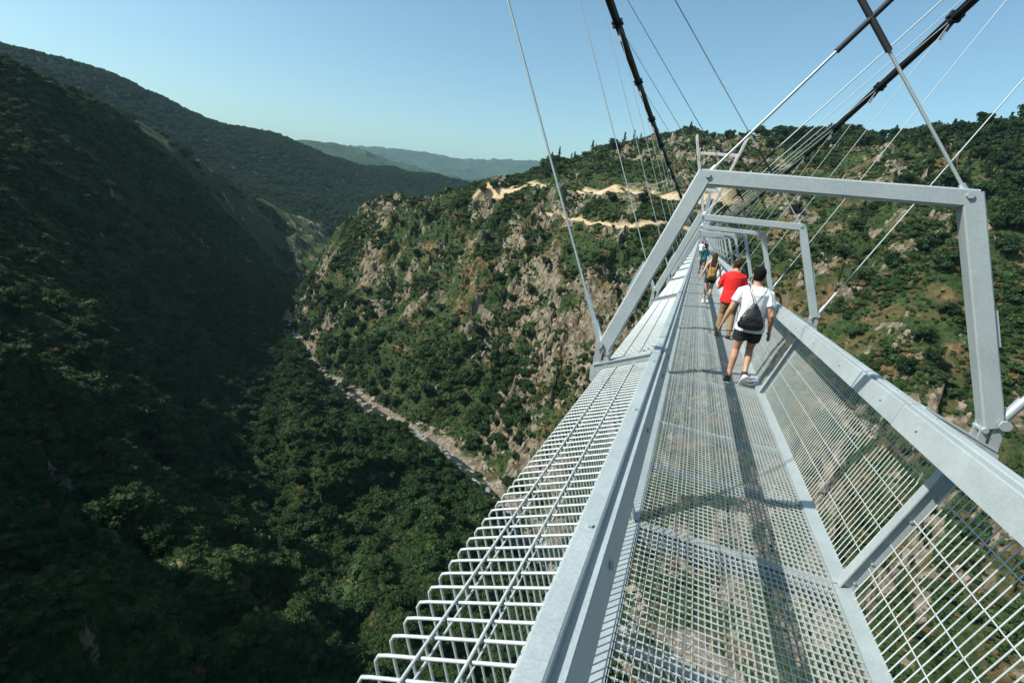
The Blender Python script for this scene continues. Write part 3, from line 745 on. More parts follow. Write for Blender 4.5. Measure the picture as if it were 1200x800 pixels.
def scatter(name, label, pts, scl, idx, coll, rot=None):
    n_ = len(pts); me = bpy.data.meshes.new(name); me.vertices.add(n_); me.vertices.foreach_set('co', np.asarray(pts, np.float32).ravel())
    a = me.attributes.new('scl', 'FLOAT_VECTOR', 'POINT'); a.data.foreach_set('vector', np.asarray(scl, np.float32).ravel())
    a = me.attributes.new('idx', 'INT', 'POINT'); a.data.foreach_set('value', np.asarray(idx, np.int32))
    rot = np.zeros((n_, 3)) if rot is None else rot; rot[:, 2] = RNG.uniform(0, 6.28, n_)
    a = me.attributes.new('rot', 'FLOAT_VECTOR', 'POINT'); a.data.foreach_set('vector', rot.astype(np.float32).ravel())
    o = mobj(name, me)
    ng = bpy.data.node_groups.new(name, 'GeometryNodeTree'); ng.interface.new_socket('Geometry', in_out='INPUT', socket_type='NodeSocketGeometry'); ng.interface.new_socket('Geometry', in_out='OUTPUT', socket_type='NodeSocketGeometry')
    N = ng.nodes; L = ng.links
    gi = N.new('NodeGroupInput'); go = N.new('NodeGroupOutput'); ip = N.new('GeometryNodeInstanceOnPoints'); ci = N.new('GeometryNodeCollectionInfo')
    ci.inputs['Collection'].default_value = coll; ci.inputs['Separate Children'].default_value = True; ci.inputs['Reset Children'].default_value = True
    def na(nm, t):
        x = N.new('GeometryNodeInputNamedAttribute'); x.data_type = t; x.inputs['Name'].default_value = nm; return x.outputs['Attribute']
    m2p = N.new('GeometryNodeMeshToPoints')
    L.new(gi.outputs[0], m2p.inputs['Mesh']); L.new(m2p.outputs[0], ip.inputs['Points']); L.new(ci.outputs[0], ip.inputs['Instance']); ip.inputs['Pick Instance'].default_value = True
    L.new(na('idx', 'INT'), ip.inputs['Instance Index']); L.new(na('scl', 'FLOAT_VECTOR'), ip.inputs['Scale'])
    e2r = N.new('FunctionNodeEulerToRotation'); L.new(na('rot', 'FLOAT_VECTOR'), e2r.inputs[0]); L.new(e2r.outputs[0], ip.inputs['Rotation'])
    L.new(ip.outputs[0], go.inputs[0])
    md = o.modifiers.new('spread', 'NODES'); md.node_group = ng
    tag(o, label, kind='stuff'); return o

def polar_rand(n_, a0, a1, r0, r1):
    a = np.radians(RNG.uniform(a0, a1, n_)); r = np.sqrt(RNG.uniform(r0*r0, r1*r1, n_))
    return CAM.x+r*np.sin(a), CAM.y+r*np.cos(a), np.degrees(a), r
def keep_seen(x, y, z, az_, r):
    """drop what lies behind the crests"""
    i = np.clip(np.rint(np.interp(az_, AZ, np.arange(NA))).astype(int), 0, NA-1)
    j = np.clip(np.searchsorted(RR, r), 0, NR-1)
    el = (Z-CAM.z)/np.maximum(R2, 1); mx = np.maximum.accumulate(el, axis=1)
    return (z+6-CAM.z)/r > mx[i, j]-.0

# scrub on both banks
xa, xb = polar_rand(430000, -79, 42, 45, 780), polar_rand(70000, -80, -20, 35, 240)
x, y, a_, r = [np.concatenate(q) for q in zip(xa, xb)]; extra = np.arange(len(x)) >= 430000
z = hgt(x, y); rk = samp(rockm, x, y); rd = samp(roadm, x, y); bd = samp(bedm, x, y); fb = samp(farbank, x, y); slp = samp(slope, x, y)
clump = fbm(x/22, y/22, 141, 3); dryn = samp(drym, x, y)
dens = sstep(.30, .56, .6*clump+.4*fbm(x/7, y/7, 143, 2)+.14*(1-fb)+.05*(z < -120)-.08*sstep(.0, .2, dryn)*fb)*(1-sstep(.25, .6, rk)*.9)*(rd < .2)*(bd < .3)*(1-.55*sstep(2.0, 3.4, slp))
dens = np.where(fb > .5, np.maximum(dens, .30*(rk < .35)*(rd < .2)*(bd < .3)), dens)
dens = np.where((fb < .5)&(r < 260), np.maximum(dens, .55*(rk < .3)), dens)
ok = (RNG.uniform(size=len(x)) < dens*.62)&keep_seen(x, y, z, a_, r)
x, y, z, a_, r, fb, clump, extra = [q[ok] for q in (x, y, z, a_, r, fb, clump, extra)]
sz = RNG.uniform(.55, 1.5, len(x))*(1+1.0*sstep(.5, .75, clump))*np.where(fb > .5, 1.0, 1.05)*np.where(extra, .75, 1)
sz *= np.where(RNG.uniform(size=len(x)) < .08, 1.7, 1)*np.exp(RNG.normal(0, .28, len(x)))
idx = RNG.integers(0, 5, len(x)); dr_ = RNG.uniform(size=len(x)) < np.where(fb > .5, .10, .03); idx[dr_] = RNG.integers(5, 7, dr_.sum())
scl = np.stack([sz*RNG.uniform(.85, 1.25, len(x)), sz*RNG.uniform(.85, 1.25, len(x)), sz*RNG.uniform(.75, 1.15, len(x))], -1)
print('scrub', len(x))
scatter('scrub', 'dense green scrub covering the gorge slopes', np.stack([x, y, z-.15*sz], -1), scl, idx, C_BUSH)

# crag blocks
x, y, a_, r = polar_rand(110000, -78, 42, 60, 640)
z = hgt(x, y); rk = samp(rockm, x, y); rd = samp(roadm, x, y); bd = samp(bedm, x, y); fb = samp(farbank, x, y)
ok = (RNG.uniform(size=len(x)) < sstep(.22, .55, rk)*np.where(fb > .5, .13, .035))&(rd < .2)&(bd < .3)&keep_seen(x, y, z, a_, r)
x, y, z = x[ok], y[ok], z[ok]; sz = RNG.uniform(.45, 1.75, len(x))**1.4
print('crags', len(x))
rot = np.stack([RNG.normal(0, .22, len(x)), RNG.normal(0, .22, len(x)), np.zeros(len(x))], -1)
scatter('rock_outcrops', 'pale granite blocks jutting from the gorge slopes', np.stack([x, y, z], -1), np.stack([sz, sz, sz*RNG.uniform(.8, 1.5, len(x))], -1), RNG.integers(0, 5, len(x)), C_CRAG, rot)
# boulders of the river bed
x, y, a_, r = polar_rand(90000, -48, 42, 110, 640)
z0 = samp(Z0, x, y); ok = (z0 < -168.0)&(RNG.uniform(size=len(x)) < .30*sstep(.3, .6, fbm(x/14, y/14, 301, 3))); x, y = x[ok], y[ok]; z = hgt(x, y)
sz = .4+RNG.exponential(.8, len(x)); sz = np.minimum(sz, 4)
print('boulders', len(x))
scatter('boulders', 'pale boulders strewn along the river bed', np.stack([x, y, z], -1), np.stack([sz*1.2, sz, sz*.9], -1), RNG.integers(0, 5, len(x)), C_ROCK)

# woods (too many to count): crest behind the far tower, riverside, shaded valley side
def wood(name, label, n_, a0, a1, r0, r1, fn, hmin, hmax, coll, nk, far=False, wide=1.0):
    x, y, a_, r = polar_rand(n_, a0, a1, r0, r1); z = hgt_far(x, y) if far else hgt(x, y)
    ok = RNG.uniform(size=len(x)) < fn(x, y, z, a_, r)
    if not far: ok &= keep_seen(x, y, z+6, a_, r)
    x, y, z = x[ok], y[ok], z[ok]; hh = RNG.uniform(hmin, hmax, len(x))
    print(name, len(x))
    scatter(name, label, np.stack([x, y, z-.3], -1), np.stack([hh*wide, hh*wide, hh], -1), RNG.integers(0, nk, len(x)), coll)
def f_crest(x, y, z, a_, r):
    i = np.rint(np.interp(a_, AZ, np.arange(NA))).astype(int); rc = CRr[i, 7]
    f = sstep(rc-150, rc-60, r)*sstep(1, 9, a_)+sstep(rc-45, rc-15, r)*.35*sstep(-22, -15, a_)*(fbm(x/30, y/30, 160, 2) > .5)
    f = np.maximum(f, sstep(13, 20, a_)*sstep(rc-330, rc-200, r)*.8*(fbm(x/50, y/50, 161, 3) > .42))
    return np.clip(f, 0, 1)
wood('hilltop_wood', 'dark pine wood along the hilltop behind the bridge', 5200, -22, 42, 330, 790, f_crest, 5, 13, C_MIX, 9, False, 1.05)
wood('riverside_wood', 'round green trees crowding the river banks', 9000, -60, -14, 90, 620, lambda x, y, z, a_, r: (z < -118)*(z > -169.5)*sstep(.40, .55, fbm(x/35, y/35, 170, 3)+.1*(samp(farbank, x, y) < .5))*.55*(1-.75*(r < 190)), 4.5, 8.5, C_TREE, 5, False, 1.0)
wood('valley_side_wood', 'dark trees on the shaded valley side', 11000, -79, -40, 130, 1150, lambda x, y, z, a_, r: (samp(farbank, x, y) < .5)*sstep(.45, .6, fbm(x/60, y/60, 180, 3))*.6*(1-.8*(r < 190)), 4, 8, C_TREE, 5, False, 1.0)
wood('ridge_forest', 'forest covering the long ridge across the valley', 42000, -79, -22, 1255, 2350, lambda x, y, z, a_, r: .4+.6*(fbm(x/120, y/120, 190, 3) > .45), 8, 15, C_TREE, 5, True, .95)

# ------------------------------------------------------------------ people
SKIN = plain('skin', (.46, .25, .16), .55, 0, .08, 20); SKIN2 = plain('fair_skin', (.58, .36, .26), .55, 0, .08, 20)
HAIRD = plain('dark_hair', (.010, .008, .007), .9, 0, .5, 60, .8); HAIRB = plain('brown_hair', (.055, .030, .016), .85, 0, .5, 60, .8)
for q_ in (HAIRD, HAIRB): q_.node_tree.nodes['Principled BSDF'].inputs['Specular IOR Level'].default_value = .15
WHITE = plain('white_cotton', (.80, .80, .80), .85, 0, .04, 14, .25); RED = plain('red_cotton', (.72, .012, .012), .8, 0, .12, 14, .25)
BLACK = plain('black_cloth', (.012, .012, .014), .8, 0, .3, 25, .3); KHAKI = plain('khaki_cloth', (.24, .17, .09), .85, 0, .15, 20, .3)
NAVY = plain('navy_cloth', (.012, .02, .045), .8, 0, .2, 20, .3); TEAL = plain('teal_cotton', (.015, .16, .18), .8, 0, .1, 18, .3)
BROWN = plain('brown_canvas', (.30, .165, .05), .75, 0, .15, 25, .3); BOOT = plain('brown_boot', (.14, .085, .04), .7); SHOEW = plain('shoe_white', (.75, .75, .74), .6); SHOEB = plain('shoe_black', (.02, .02, .022), .6)
DG = bpy.context.evaluated_depsgraph_get
def melt(mb, name, mat, vox, smooth=3):
    """fuse the shapes into one continuous skin"""
    o = mb.build(name+'_tmp', mat); md = o.modifiers.new('r', 'REMESH'); md.mode = 'VOXEL'; md.voxel_size = vox; md.use_smooth_shade = True
    sm = o.modifiers.new('s', 'SMOOTH'); sm.iterations = smooth; sm.factor = .5
    bpy.context.view_layer.update(); dg = DG(); me = bpy.data.meshes.new_from_object(o.evaluated_get(dg)); old = o.data
    bpy.data.objects.remove(o); bpy.data.meshes.remove(old); me.name = name
    me.materials.clear(); me.materials.append(mat)
    me.polygons.foreach_set('use_smooth', [True]*len(me.polygons)); return me
def person(loc, rz, P, label, sc=1.0):
    """P: joints and clothes; local x right, y forward, z up; built about 1.7 m tall then scaled"""
    root = empty('person', loc, rz); root.scale = (sc,)*3; tag(root, label, 'person')
    V = Vector; J = P['J']; vox = P.get('vox', .012)
    b = MB(); hip = V(J['hip']); ch = V(J['chest']); nk = V(J['neck']); hd = V(J['head']); wm = P.get('slim', 1.0)
    b.loft([(hip+V((0,0,-.09)), .13*wm, .10), (hip+V((0,0,.0)), .158*wm, .115), (hip.lerp(ch, .45), .135*wm, .10), (hip.lerp(ch, .8), .16*wm, .115), (ch+V((0,0,.06)), .172*wm, .11), (ch+V((0,0,.14)), .12*wm, .08), (nk, .058, .058)], n=16)
    b.loft([(nk+V((0,0,-.06)), .062, .062), (nk, .056, .058), (nk.lerp(hd, .55), .054, .058), (hd, .05, .05)], n=12)
    f = V(P.get('face', (0, 1, 0))).normalized(); rt = V((f.y, -f.x, 0)).normalized()
    b.ball(hd+V((0,0,.02)), .074, .088, .108, 16, 11); b.ball(hd+f*.030+V((0,0,-.055)), .054, .052, .058, 12, 8)
    b.loft([(hd+f*.080+V((0,0,.022)), .010, .010), (hd+f*.100+V((0,0,-.012)), .015, .014), (hd+f*.085+V((0,0,-.028)), .014, .010)], n=8)     # nose
    for s in (-1, 1): b.ball(hd+rt*s*.077+V((0,0,-.005)), .012, .020, .030, 8, 6)                                                              # ears
    for sd in ('L', 'R'):
        sh, el, wr = V(J['sh'+sd]), V(J['el'+sd]), V(J['wr'+sd]); aw = .9 if wm < .95 else 1.0
        b.loft([(ch.lerp(sh, .55)+V((0,0,.07)), .07, .06, (0,1,0)), (sh, .058*aw, .058*aw, (0,1,0)), (sh.lerp(el, .35), .049*aw, .049*aw, (0,1,0)), (sh.lerp(el, .8), .040*aw, .040*aw, (0,1,0)), (el, .038*aw, .038*aw, (0,1,0)), (el.lerp(wr, .3), .041*aw, .038*aw, (0,1,0)), (wr, .027*aw, .023*aw, (0,1,0))], n=12)
        d = (wr-el).normalized(); h0 = wr+d*.02; pm = wr+d*.085; pn = V(P.get('palm'+sd, (0, 1, 0))); pn = (pn-d*pn.dot(d)).normalized(); sdv = d.cross(pn).normalized()
        b.loft([(wr, .026, .021, pn), (h0, .036, .016, pn), (pm, .042, .014, pn), (wr+d*.10, .038, .011, pn)], n=10)
        curl = sdv*(.35 if sd == 'L' else -.35)
        for q, ln in ((-.030, .066), (-.010, .076), (.010, .072), (.029, .056)):
            a = wr+d*.092+pn*q; m1 = a+(d+curl*.4)*ln*.5; b.tube([a, m1, m1+(d*.8+curl*1.4)*ln*.5], [.0095, .009, .0075], 7)
        a = wr+d*.03+pn*.030; b.tube([a, a+pn*.025+d*.025, a+pn*.030+d*.055+curl*.02], [.012, .011, .009], 7)
        hj, kn, an, to = V(J['hj'+sd]), V(J['kn'+sd]), V(J['an'+sd]), V(J['to'+sd])
        b.loft([(hj+V((0,0,.03)), .09*wm, .10), (hj.lerp(kn, .3), .083*wm, .088), (hj.lerp(kn, .8), .058, .062), (kn, .053, .056), (kn.lerp(an, .28)+V((0,-.014,0)), .052, .058), (kn.lerp(an, .7), .037, .040), (an, .034, .038)], n=14)
        b.loft([(an+V((0,-.02,-.03)), .035, .04, (1,0,0)), (an.lerp(to, .4)+V((0,0,-.005)), .038, .034, (1,0,0)), (to, .036, .018, (1,0,0))], n=10)
    body = mobj('body', melt(b, 'body', P['skin'], vox, 2), root)
    # hair: cap over skull, back and sides; long hair hangs down the back
    h = MB(); h.ball(hd+V((0,0,.038))-f*.012, .083, .092, .098, 16, 10)
    h.ball(hd-f*.035+V((0,0,-.01)), .072, .058, .075, 14, 9)
    if P.get('long'):
        h.loft([(hd-f*.05+V((0,0,.03)), .085, .06), (hd-f*.075+V((0,0,-.10)), .088, .05), (hd-f*.10+V((0,0,-.22)), .085, .04), (hd-f*.10+V((0,0,-.31)), .055, .022)], n=14)
    mobj('hair', melt(h, 'hair', P['hair'], max(vox, .010), 2), root)
    # shirt
    g = MB(); o = .016; hem = P.get('hem', -.10)
    g.loft([(hip+V((0,0,hem)), (.180+o)*wm, .136+o), (hip+V((0,0,hem*.3)), (.176+o)*wm, .130+o), (hip.lerp(ch, .45), (.148+o)*wm, .108+o), (hip.lerp(ch, .8), (.164+o)*wm, .118+o), (ch+V((0,0,.06)), (.178+o)*wm, .112+o), (ch+V((0,0,.135)), .128*wm, .088), (nk+V((0,0,-.035)), .075, .072)], n=18)
    if P.get('sleeve', .55):
        for sd in ('L', 'R'):
            sh, el = V(J['sh'+sd]), V(J['el'+sd]); e = sh.lerp(el, P.get('sleeve', .55))
            g.loft([(ch.lerp(sh, .5)+V((0,0,.07)), .078, .07, (0,1,0)), (sh, .069, .069, (0,1,0)), (sh.lerp(e, .6), .066, .066, (0,1,0)), (e, .068, .068, (0,1,0))], n=12)
    mobj('shirt', melt(g, 'shirt', P['shirt'], max(vox, .011), 3), root)
    # shorts or trousers
    g = MB(); g.loft([(hip+V((0,0,.06)), .158*wm, .118), (hip+V((0,0,-.02)), .176*wm, .130), (hip+V((0,0,-.11)), .165*wm, .125)], n=16)
    for sd in ('L', 'R'):
        hj, kn, an = V(J['hj'+sd]), V(J['kn'+sd]), V(J['an'+sd]); ln = P.get('legs', .45)
        if ln <= 1:
            e = hj.lerp(kn, ln); g.loft([(hj+V((0,0,.02)), .105*wm, .115), (hj.lerp(e, .6), .102*wm, .106), (e, .100*wm, .104)], n=14)
        else:
            e = kn.lerp(an, ln-1); g.loft([(hj+V((0,0,.02)), .105*wm, .115), (hj.lerp(kn, .6), .086, .092), (kn, .074, .078), (kn.lerp(e, .5), .070, .074), (e, .068, .072)], n=14)
    mobj('trousers' if ln > 1 else 'shorts', melt(g, 'shorts', P['pants'], max(vox, .011), 2), root)
    # shoes
    for sd in ('L', 'R'):
        an, to = V(J['an'+sd]), V(J['to'+sd]); d = (to-an); d = d.normalized(); dn = V((0,0,-1))-d*(-d.z); dn.normalize(); sdv = d.cross(dn)
        g = MB(); hl = an+dn*.045-d*.055
        g.loft([(hl, .030, .040, sdv), (hl+d*.04, .040, .046, sdv), (hl+d*.11, .042, .040, sdv), (hl+d*.19+dn*.012, .048, .030, sdv), (hl+d*.26+dn*.020, .040, .020, sdv), (hl+d*.285+dn*.024, .02, .012, sdv)], n=12)
        g.loft([(an+V((0,0,.03)), .042, .046), (an+dn*.03, .043, .050)], n=12)
        shoe = mobj('shoe', melt(g, 'shoe', P['shoe'], .009, 1), root)
        g = MB(); q = hl+dn*.034
        g.loft([(q-d*.010, .038, .020, sdv), (q+d*.10, .046, .020, sdv), (q+d*.20+dn*.003, .051, .017, sdv), (q+d*.275+dn*.004, .036, .010, sdv), (q+d*.292+dn*.003, .015, .008, sdv)], n=12)
        mobj('sole', g.mesh('sole', P['sole']), shoe)
    return root

def legs(hip, L, R, w=.085):
    """L, R: (knee xyz, ankle xyz, toe xyz)"""
    hip = Vector(hip); d = {'hip': tuple(hip)}
    for sd, s, q in (('L', -1, L), ('R', 1, R)):
        d['hj'+sd] = (hip.x+s*w, hip.y, hip.z-.06); d['kn'+sd], d['an'+sd], d['to'+sd] = q
    return d
def arms(chest, L, R, w=.185):
    chest = Vector(chest); d = {'chest': tuple(chest)}
    for sd, s, q in (('L', -1, L), ('R', 1, R)):
        d['sh'+sd] = (chest.x+s*w, chest.y, chest.z+.065); d['el'+sd], d['wr'+sd] = q
    return d
def on_deck(x, Y): return deckW(Y, x, .0)

# man in white, stepping off his right foot
J = legs((.03, .0, .90), ((-.075, .02, .50), (-.10, -.08, .085), (-.105, .07, .035)), ((.125, .15, .50), (.10, -.10, .19), (.10, -.02, .085)))
J.update(arms((.0, .015, 1.27), ((-.27, -.03, 1.08), (-.325, .03, .855)), ((.25, -.06, 1.07), (.295, .03, .83)))); J.update({'neck': (-.005, .03, 1.45), 'head': (.0, .055, 1.575)})
wm_ = person(on_deck(.285, 7.25), R_(2), {'J': J, 'skin': SKIN, 'hair': HAIRD, 'shirt': WHITE, 'pants': BLACK, 'legs': .52, 'hem': -.10, 'sleeve': .58, 'shoe': SHOEB, 'sole': SHOEW, 'vox': .008, 'face': (.25, 1, 0), 'palmL': (.3, 1, 0), 'palmR': (-.3, 1, 0)},
    'man in white t-shirt and black shorts walking away with a drawstring bag', .965)
def to_world(root, p_): return root.matrix_basis @ Vector(p_)
# drawstring bag on his back
bag = empty('drawstring_bag', to_world(wm_, (0, -.02, 1.05)), R_(2)); bag.scale = (.965,)*3; tag(bag, 'black drawstring bag hanging on the back of the white t-shirt', 'bag')
g = MB(); g.loft([((0,-.155,-.19), .09, .022), ((0,-.165,-.175), .155, .045), ((0,-.175,-.12), .168, .062), ((0,-.172,-.03), .142, .060), ((.0,-.162,.07), .095, .044), ((.0,-.152,.145), .045, .024), ((.0,-.150,.175), .030, .016)], n=18)
BAGM = plain('bag_nylon', (.010, .011, .013), .45, 0, .3, 9, .8)
mobj('pouch', melt(g, 'pouch', BAGM, .010, 2), bag)
for s in (-1, 1):
    g = MB(); g.tube([(s*.012,-.152,.165), (s*.05,-.148,.25), (s*.098,-.135,.345), (s*.115,-.07,.408), (s*.117,.02,.405)], .0055, 6); g.tube([(s*.15,-.165,-.165), (s*.172,-.13,-.10), (s*.182,-.05,.02)], .005, 6); mobj('cord', g.mesh('cord', BAGM), bag)

# man in red, looking down at something in his hands
J = legs((.02, .0, .90), ((-.08, .06, .50), (-.10, -.02, .085), (-.105, .13, .035)), ((.12, .03, .50), (.115, -.16, .13), (.12, -.04, .04)))
J.update(arms((.0, .05, 1.26), ((-.275, .08, 1.04), (-.20, .30, 1.05)), ((.285, .08, 1.04), (.17, .29, 1.03)))); J.update({'neck': (.01, .10, 1.44), 'head': (.01, .165, 1.545)})
person(on_deck(.27, 10.95), R_(3), {'J': J, 'skin': SKIN, 'hair': HAIRB, 'shirt': RED, 'pants': KHAKI, 'legs': 1.88, 'hem': -.13, 'sleeve': .72, 'shoe': BOOT, 'sole': BOOT, 'vox': .009, 'slim': 1.13, 'palmL': (0, 0, 1), 'palmR': (0, 0, 1)},
    'man in bright red t-shirt and khaki trousers with both forearms raised in front', .96)
# woman with brown backpack
J = legs((.0, .0, .88), ((-.075, .03, .48), (-.085, -.06, .085), (-.09, .08, .035)), ((.085, .07, .49), (.06, -.02, .10), (.065, .13, .04)), .08)
J.update(arms((.0, .02, 1.22), ((-.25, -.02, 1.02), (-.30, .02, .80)), ((.25, .0, 1.03), (.31, .06, .83)), .165)); J.update({'neck': (.0, .035, 1.39), 'head': (.0, .05, 1.51)})
wo = person(on_deck(.02, 16.85), R_(0), {'J': J, 'skin': SKIN2, 'hair': HAIRB, 'long': True, 'shirt': BLACK, 'pants': NAVY, 'legs': .42, 'hem': -.06, 'sleeve': 0, 'shoe': SHOEW, 'sole': SHOEW, 'vox': .011, 'slim': .92},
    'long haired woman in dark sleeveless top and navy shorts with a backpack', .985)
bp_ = empty('backpack', to_world(wo, (0, -.03, 1.02)), 0); tag(bp_, 'brown canvas backpack worn by the long haired woman', 'backpack')
g = MB(); g.loft([((0,-.17,-.19), .11, .05), ((0,-.185,-.17), .135, .072), ((0,-.19,.0), .138, .080), ((0,-.18,.13), .125, .066), ((0,-.17,.175), .09, .04)], n=16); mobj('pouch', melt(g, 'pouch', BROWN, .011, 2), bp_)
g = MB(); g.loft([((0,-.27,-.15), .08, .018), ((0,-.28,-.08), .095, .026), ((0,-.275,-.0), .085, .02)], n=12); mobj('pocket', g.mesh('pocket', BROWN), bp_)
for s in (-1, 1):
    g = MB(); g.bar((s*.085,-.125,.15), (s*.105,-.06,.315), .035, .012, (0, 1, .3)); g.bar((s*.105,-.06,.315), (s*.11,.08,.30), .035, .012, (0, 0, 1)); mobj('strap', g.mesh('strap', BROWN), bp_)
# person in teal with raised arm, farther on
J = legs((.0, .0, .90), ((-.08, .05, .50), (-.10, -.03, .085), (-.105, .12, .035)), ((.09, .0, .50), (.10, -.14, .12), (.105, -.01, .04)))
J.update(arms((.0, .03, 1.26), ((-.30, .05, 1.09), (-.22, .18, 1.28)), ((.27, .03, 1.05), (.16, .24, 1.15)))); J.update({'neck': (.0, .05, 1.45), 'head': (.0, .07, 1.575)})
person(on_deck(-.10, 31.5), R_(0), {'J': J, 'skin': SKIN, 'hair': HAIRB, 'shirt': TEAL, 'pants': KHAKI, 'legs': .95, 'sleeve': .6, 'shoe': SHOEB, 'sole': SHOEB, 'vox': .014}, 'person in teal t-shirt and tan knee length shorts with bent arms', 1.0)
J = legs((.0, .0, .90), ((-.08, .04, .50), (-.09, -.06, .085), (-.095, .08, .035)), ((.08, .06, .50), (.09, .02, .085), (.095, .16, .035)))
J.update(arms((.0, .02, 1.26), ((-.25, .0, 1.05), (-.28, .06, .83)), ((.25, .0, 1.05), (.28, .06, .83)))); J.update({'neck': (.0, .03, 1.45), 'head': (.0, .05, 1.575)})
person(on_deck(-.22, 50), R_(0), {'J': J, 'skin': SKIN, 'hair': HAIRD, 'shirt': WHITE, 'pants': NAVY, 'legs': .6, 'sleeve': .6, 'shoe': SHOEW, 'sole': SHOEW, 'vox': .018}, 'small far off walker in white top ahead of the teal t-shirt', 1.0)
J2 = dict(J); person(on_deck(.22, 56), R_(4), {'J': J2, 'skin': SKIN, 'hair': HAIRB, 'shirt': NAVY, 'pants': KHAKI, 'legs': 1.8, 'sleeve': .6, 'shoe': SHOEB, 'sole': SHOEB, 'vox': .018}, 'farthest small walker in dark top on the bridge', 1.0)

# ------------------------------------------------------------------ single trees that stand out
def tree(name, pos, h, wide, kind, label, cat, group):
    o = empty(name, pos, random.uniform(0, 6.28)); o.scale = (h*wide, h*wide, h); tag(o, label, cat, group)
    i = random.randrange(4)
    if kind == 'pine': mobj('trunk', PTRUNK[i], o); mobj('crown', PINE[i], o)
    else: mobj('trunk', TRUNK[i], o); mobj('crown', CROWN[i], o)
    return o
PX = [(716,236,9),(752,238,8),(690,243,6),(618,298,8),(700,312,9),(715,330,8),(600,322,9),(585,330,8),(655,345,6),(560,390,7),(500,462,9),(485,470,8),(470,455,8),(512,478,9),(525,460,8),(540,470,8),(450,440,8),(440,425,7),(505,440,8),(530,485,7),(555,500,7),
 (470,385,7),(500,372,8),(515,365,7),(488,300,7),(470,315,7),(600,355,9),(622,345,8),(575,318,6),(640,312,7),(665,300,7),(560,440,7),(585,470,6),(520,420,7),(415,330,6),(430,345,7),(400,360,6),(455,365,7),(540,300,6),(570,280,6),(445,278,6),(470,265,6),(500,255,6),(535,245,6),(565,225,8),(578,222,9),(590,220,8),(602,218,7),(640,208,7),(655,205,7),
 (1000,395,7),(1080,400,8),(1060,440,8),(1090,425,8),(985,300,7),(1010,330,7),(1100,320,9),(1075,300,8),(1040,310,7),(1110,370,8),(1095,290,8),(980,420,6),(1020,460,7),(960,290,7),(930,250,7),(945,300,7),(1000,270,7),(1120,470,6),(1185,350,8),(1175,300,9),(1190,270,9),(1165,270,8)]
for px, py, h in PX:
    p_ = hit(px, py)
    if p_ is None: continue
    tree('broadleaf_tree', p_-Vector((0, 0, .3)), h*random.uniform(.85, 1.15), random.uniform(.95, 1.25), 'oak', *(('round green tree beside the bare dirt road on the hill', 'tree', 'trees beside the dirt road') if py < 250 and px < 800 else
        ('round tree in the leafy clump at the foot of the sunlit crags by the river', 'tree', 'trees in the riverside clump') if px < 570 and py > 418 else
        ('round tree on the rocky slope below the dark pine wood', 'tree', 'trees below the pine wood') if px > 900 else
        ('round dark green tree among bare crags between the river and the dirt road', 'tree', 'trees among the sunlit crags')))
for k in range(64):
    px, py = random.uniform(30, 540), random.uniform(300, 760)
    p_ = hit(px, py)
    if p_ is None or samp(farbank, np.array([p_.x]), np.array([p_.y]))[0] > .5 or samp(bedm, np.array([p_.x]), np.array([p_.y]))[0] > .3: continue
    d_ = (p_-CAM).length
    tree('broadleaf_tree', p_-Vector((0, 0, .3)), random.uniform(5, 8) if d_ > 170 else random.uniform(3, 4.5), random.uniform(.95, 1.25), 'oak', *(('low bushy tree on the steep bank straight below the wire mesh side', 'tree', 'low trees on the bank below the bridge') if d_ < 190 else
        ('leafy tree on the wooded bank that shades the river', 'tree', 'trees on the bank above the river') if p_.z < -125 else
        ('dark tree high on the long shaded valley side', 'tree', 'trees high on the shaded valley side')))
i_c = lambda a: int(np.rint(np.interp(a, AZ, np.arange(NA))))
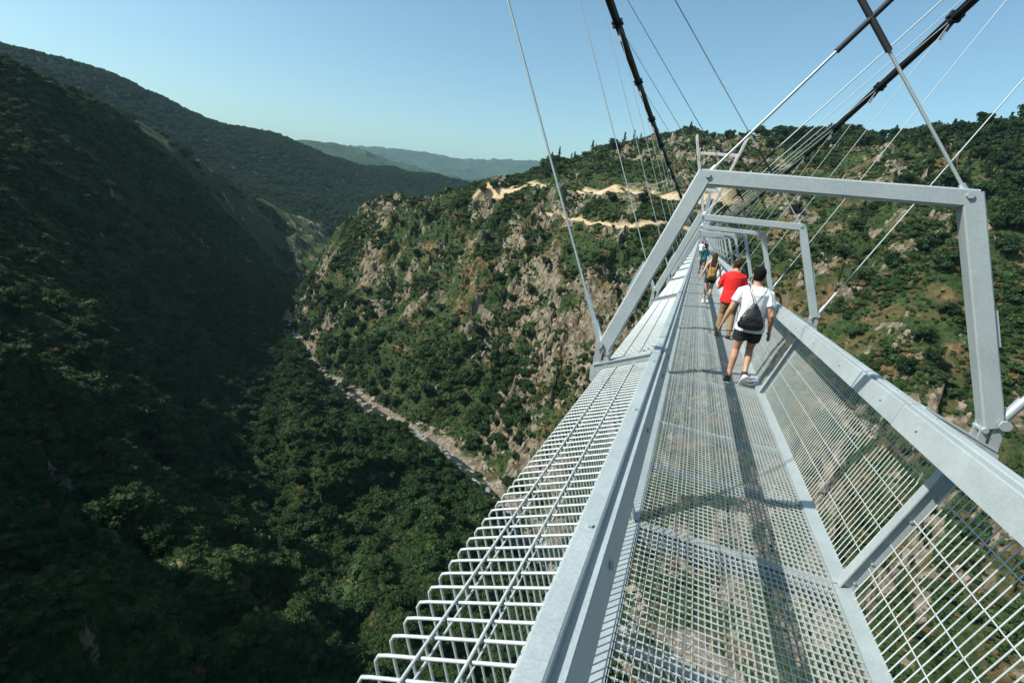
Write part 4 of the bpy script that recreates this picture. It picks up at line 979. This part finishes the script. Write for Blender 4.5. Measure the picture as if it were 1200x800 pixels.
def crest_tree(a, dr, h, wide, kind, label, cat, group):
    i = i_c(a); el = (Z[i]-CAM.z)/np.maximum(RR, 1); j = 60+int(np.argmax(el[60:])); r = RR[j]+dr; aa = math.radians(a)
    X, Y = CAM.x+r*math.sin(aa), CAM.y+r*math.cos(aa); tree('pine_tree' if kind == 'pine' else 'crest_tree', Vector((X, Y, float(hgt(X, Y))-.4)), h, wide, kind, label, cat, group)
for a in np.concatenate([np.arange(5, 27, .42), [-18, -17.3, -16.4, -15.2, -14.8, -13, -12.6, -10.5, -9.8, -8.6, -8.1]]):
    crest_tree(a+random.uniform(-.18, .18), random.uniform(-14, 4), random.choice((5, 7, 8, 10, 12, 14)), random.uniform(.85, 1.3), random.choice(('pine', 'pine', 'oak')), *(('dark tree standing up against the sky on the wooded hill crest', 'tree', 'trees along the wooded hill crest') if a > 0 else ('lone dark tree on the hill crest above the dirt road', 'tree', 'lone trees above the dirt road')))
for a in (-3.1, -1.6, -.9, .5, 1.0, 2.6):
    crest_tree(a, -4, random.uniform(5, 9), 1.0, 'oak', 'small round tree on the bare crest above the bridge tower', 'tree', 'round trees on the bare crest')
# slender masts on the crest
for a, h in ((-1.25, 25), (11.8, 24)):
    i = i_c(a); el = (Z[i]-CAM.z)/np.maximum(RR, 1); j = 60+int(np.argmax(el[60:])); r = RR[j]; aa = math.radians(a); X, Y = CAM.x+r*math.sin(aa), CAM.y+r*math.cos(aa)
    g = MB(); g.tube([(0, 0, -1), (0, 0, h*.5), (0, 0, h)], [.22, .16, .08], 8); g.bar((-.8, 0, h*.97), (.8, 0, h*.97), .12, .12, (0, 0, 1))
    o = g.build('mast', SILVER); o.location = (X, Y, float(hgt(X, Y)))
    tag(o, 'thin grey mast on the crest directly above the bridge tower' if a < 0 else 'thin grey mast rising behind the pines on the hill', 'mast')
# haze
g = MB(); g.box(-12600, 12600, -4000, 12600, -262, 640); 
m = bpy.data.materials.new('haze'); m.use_nodes = True; n = m.node_tree.nodes; n.clear()
out = n.new('ShaderNodeOutputMaterial'); pv = n.new('ShaderNodeVolumePrincipled'); pv.inputs['Color'].default_value = (.52, .82, 1, 1); pv.inputs['Density'].default_value = .000036; pv.inputs['Anisotropy'].default_value = .0
m.node_tree.links.new(pv.outputs[0], out.inputs['Volume'])
tag(g.build('haze', m), 'pale blue summer haze over the valley', kind='stuff')
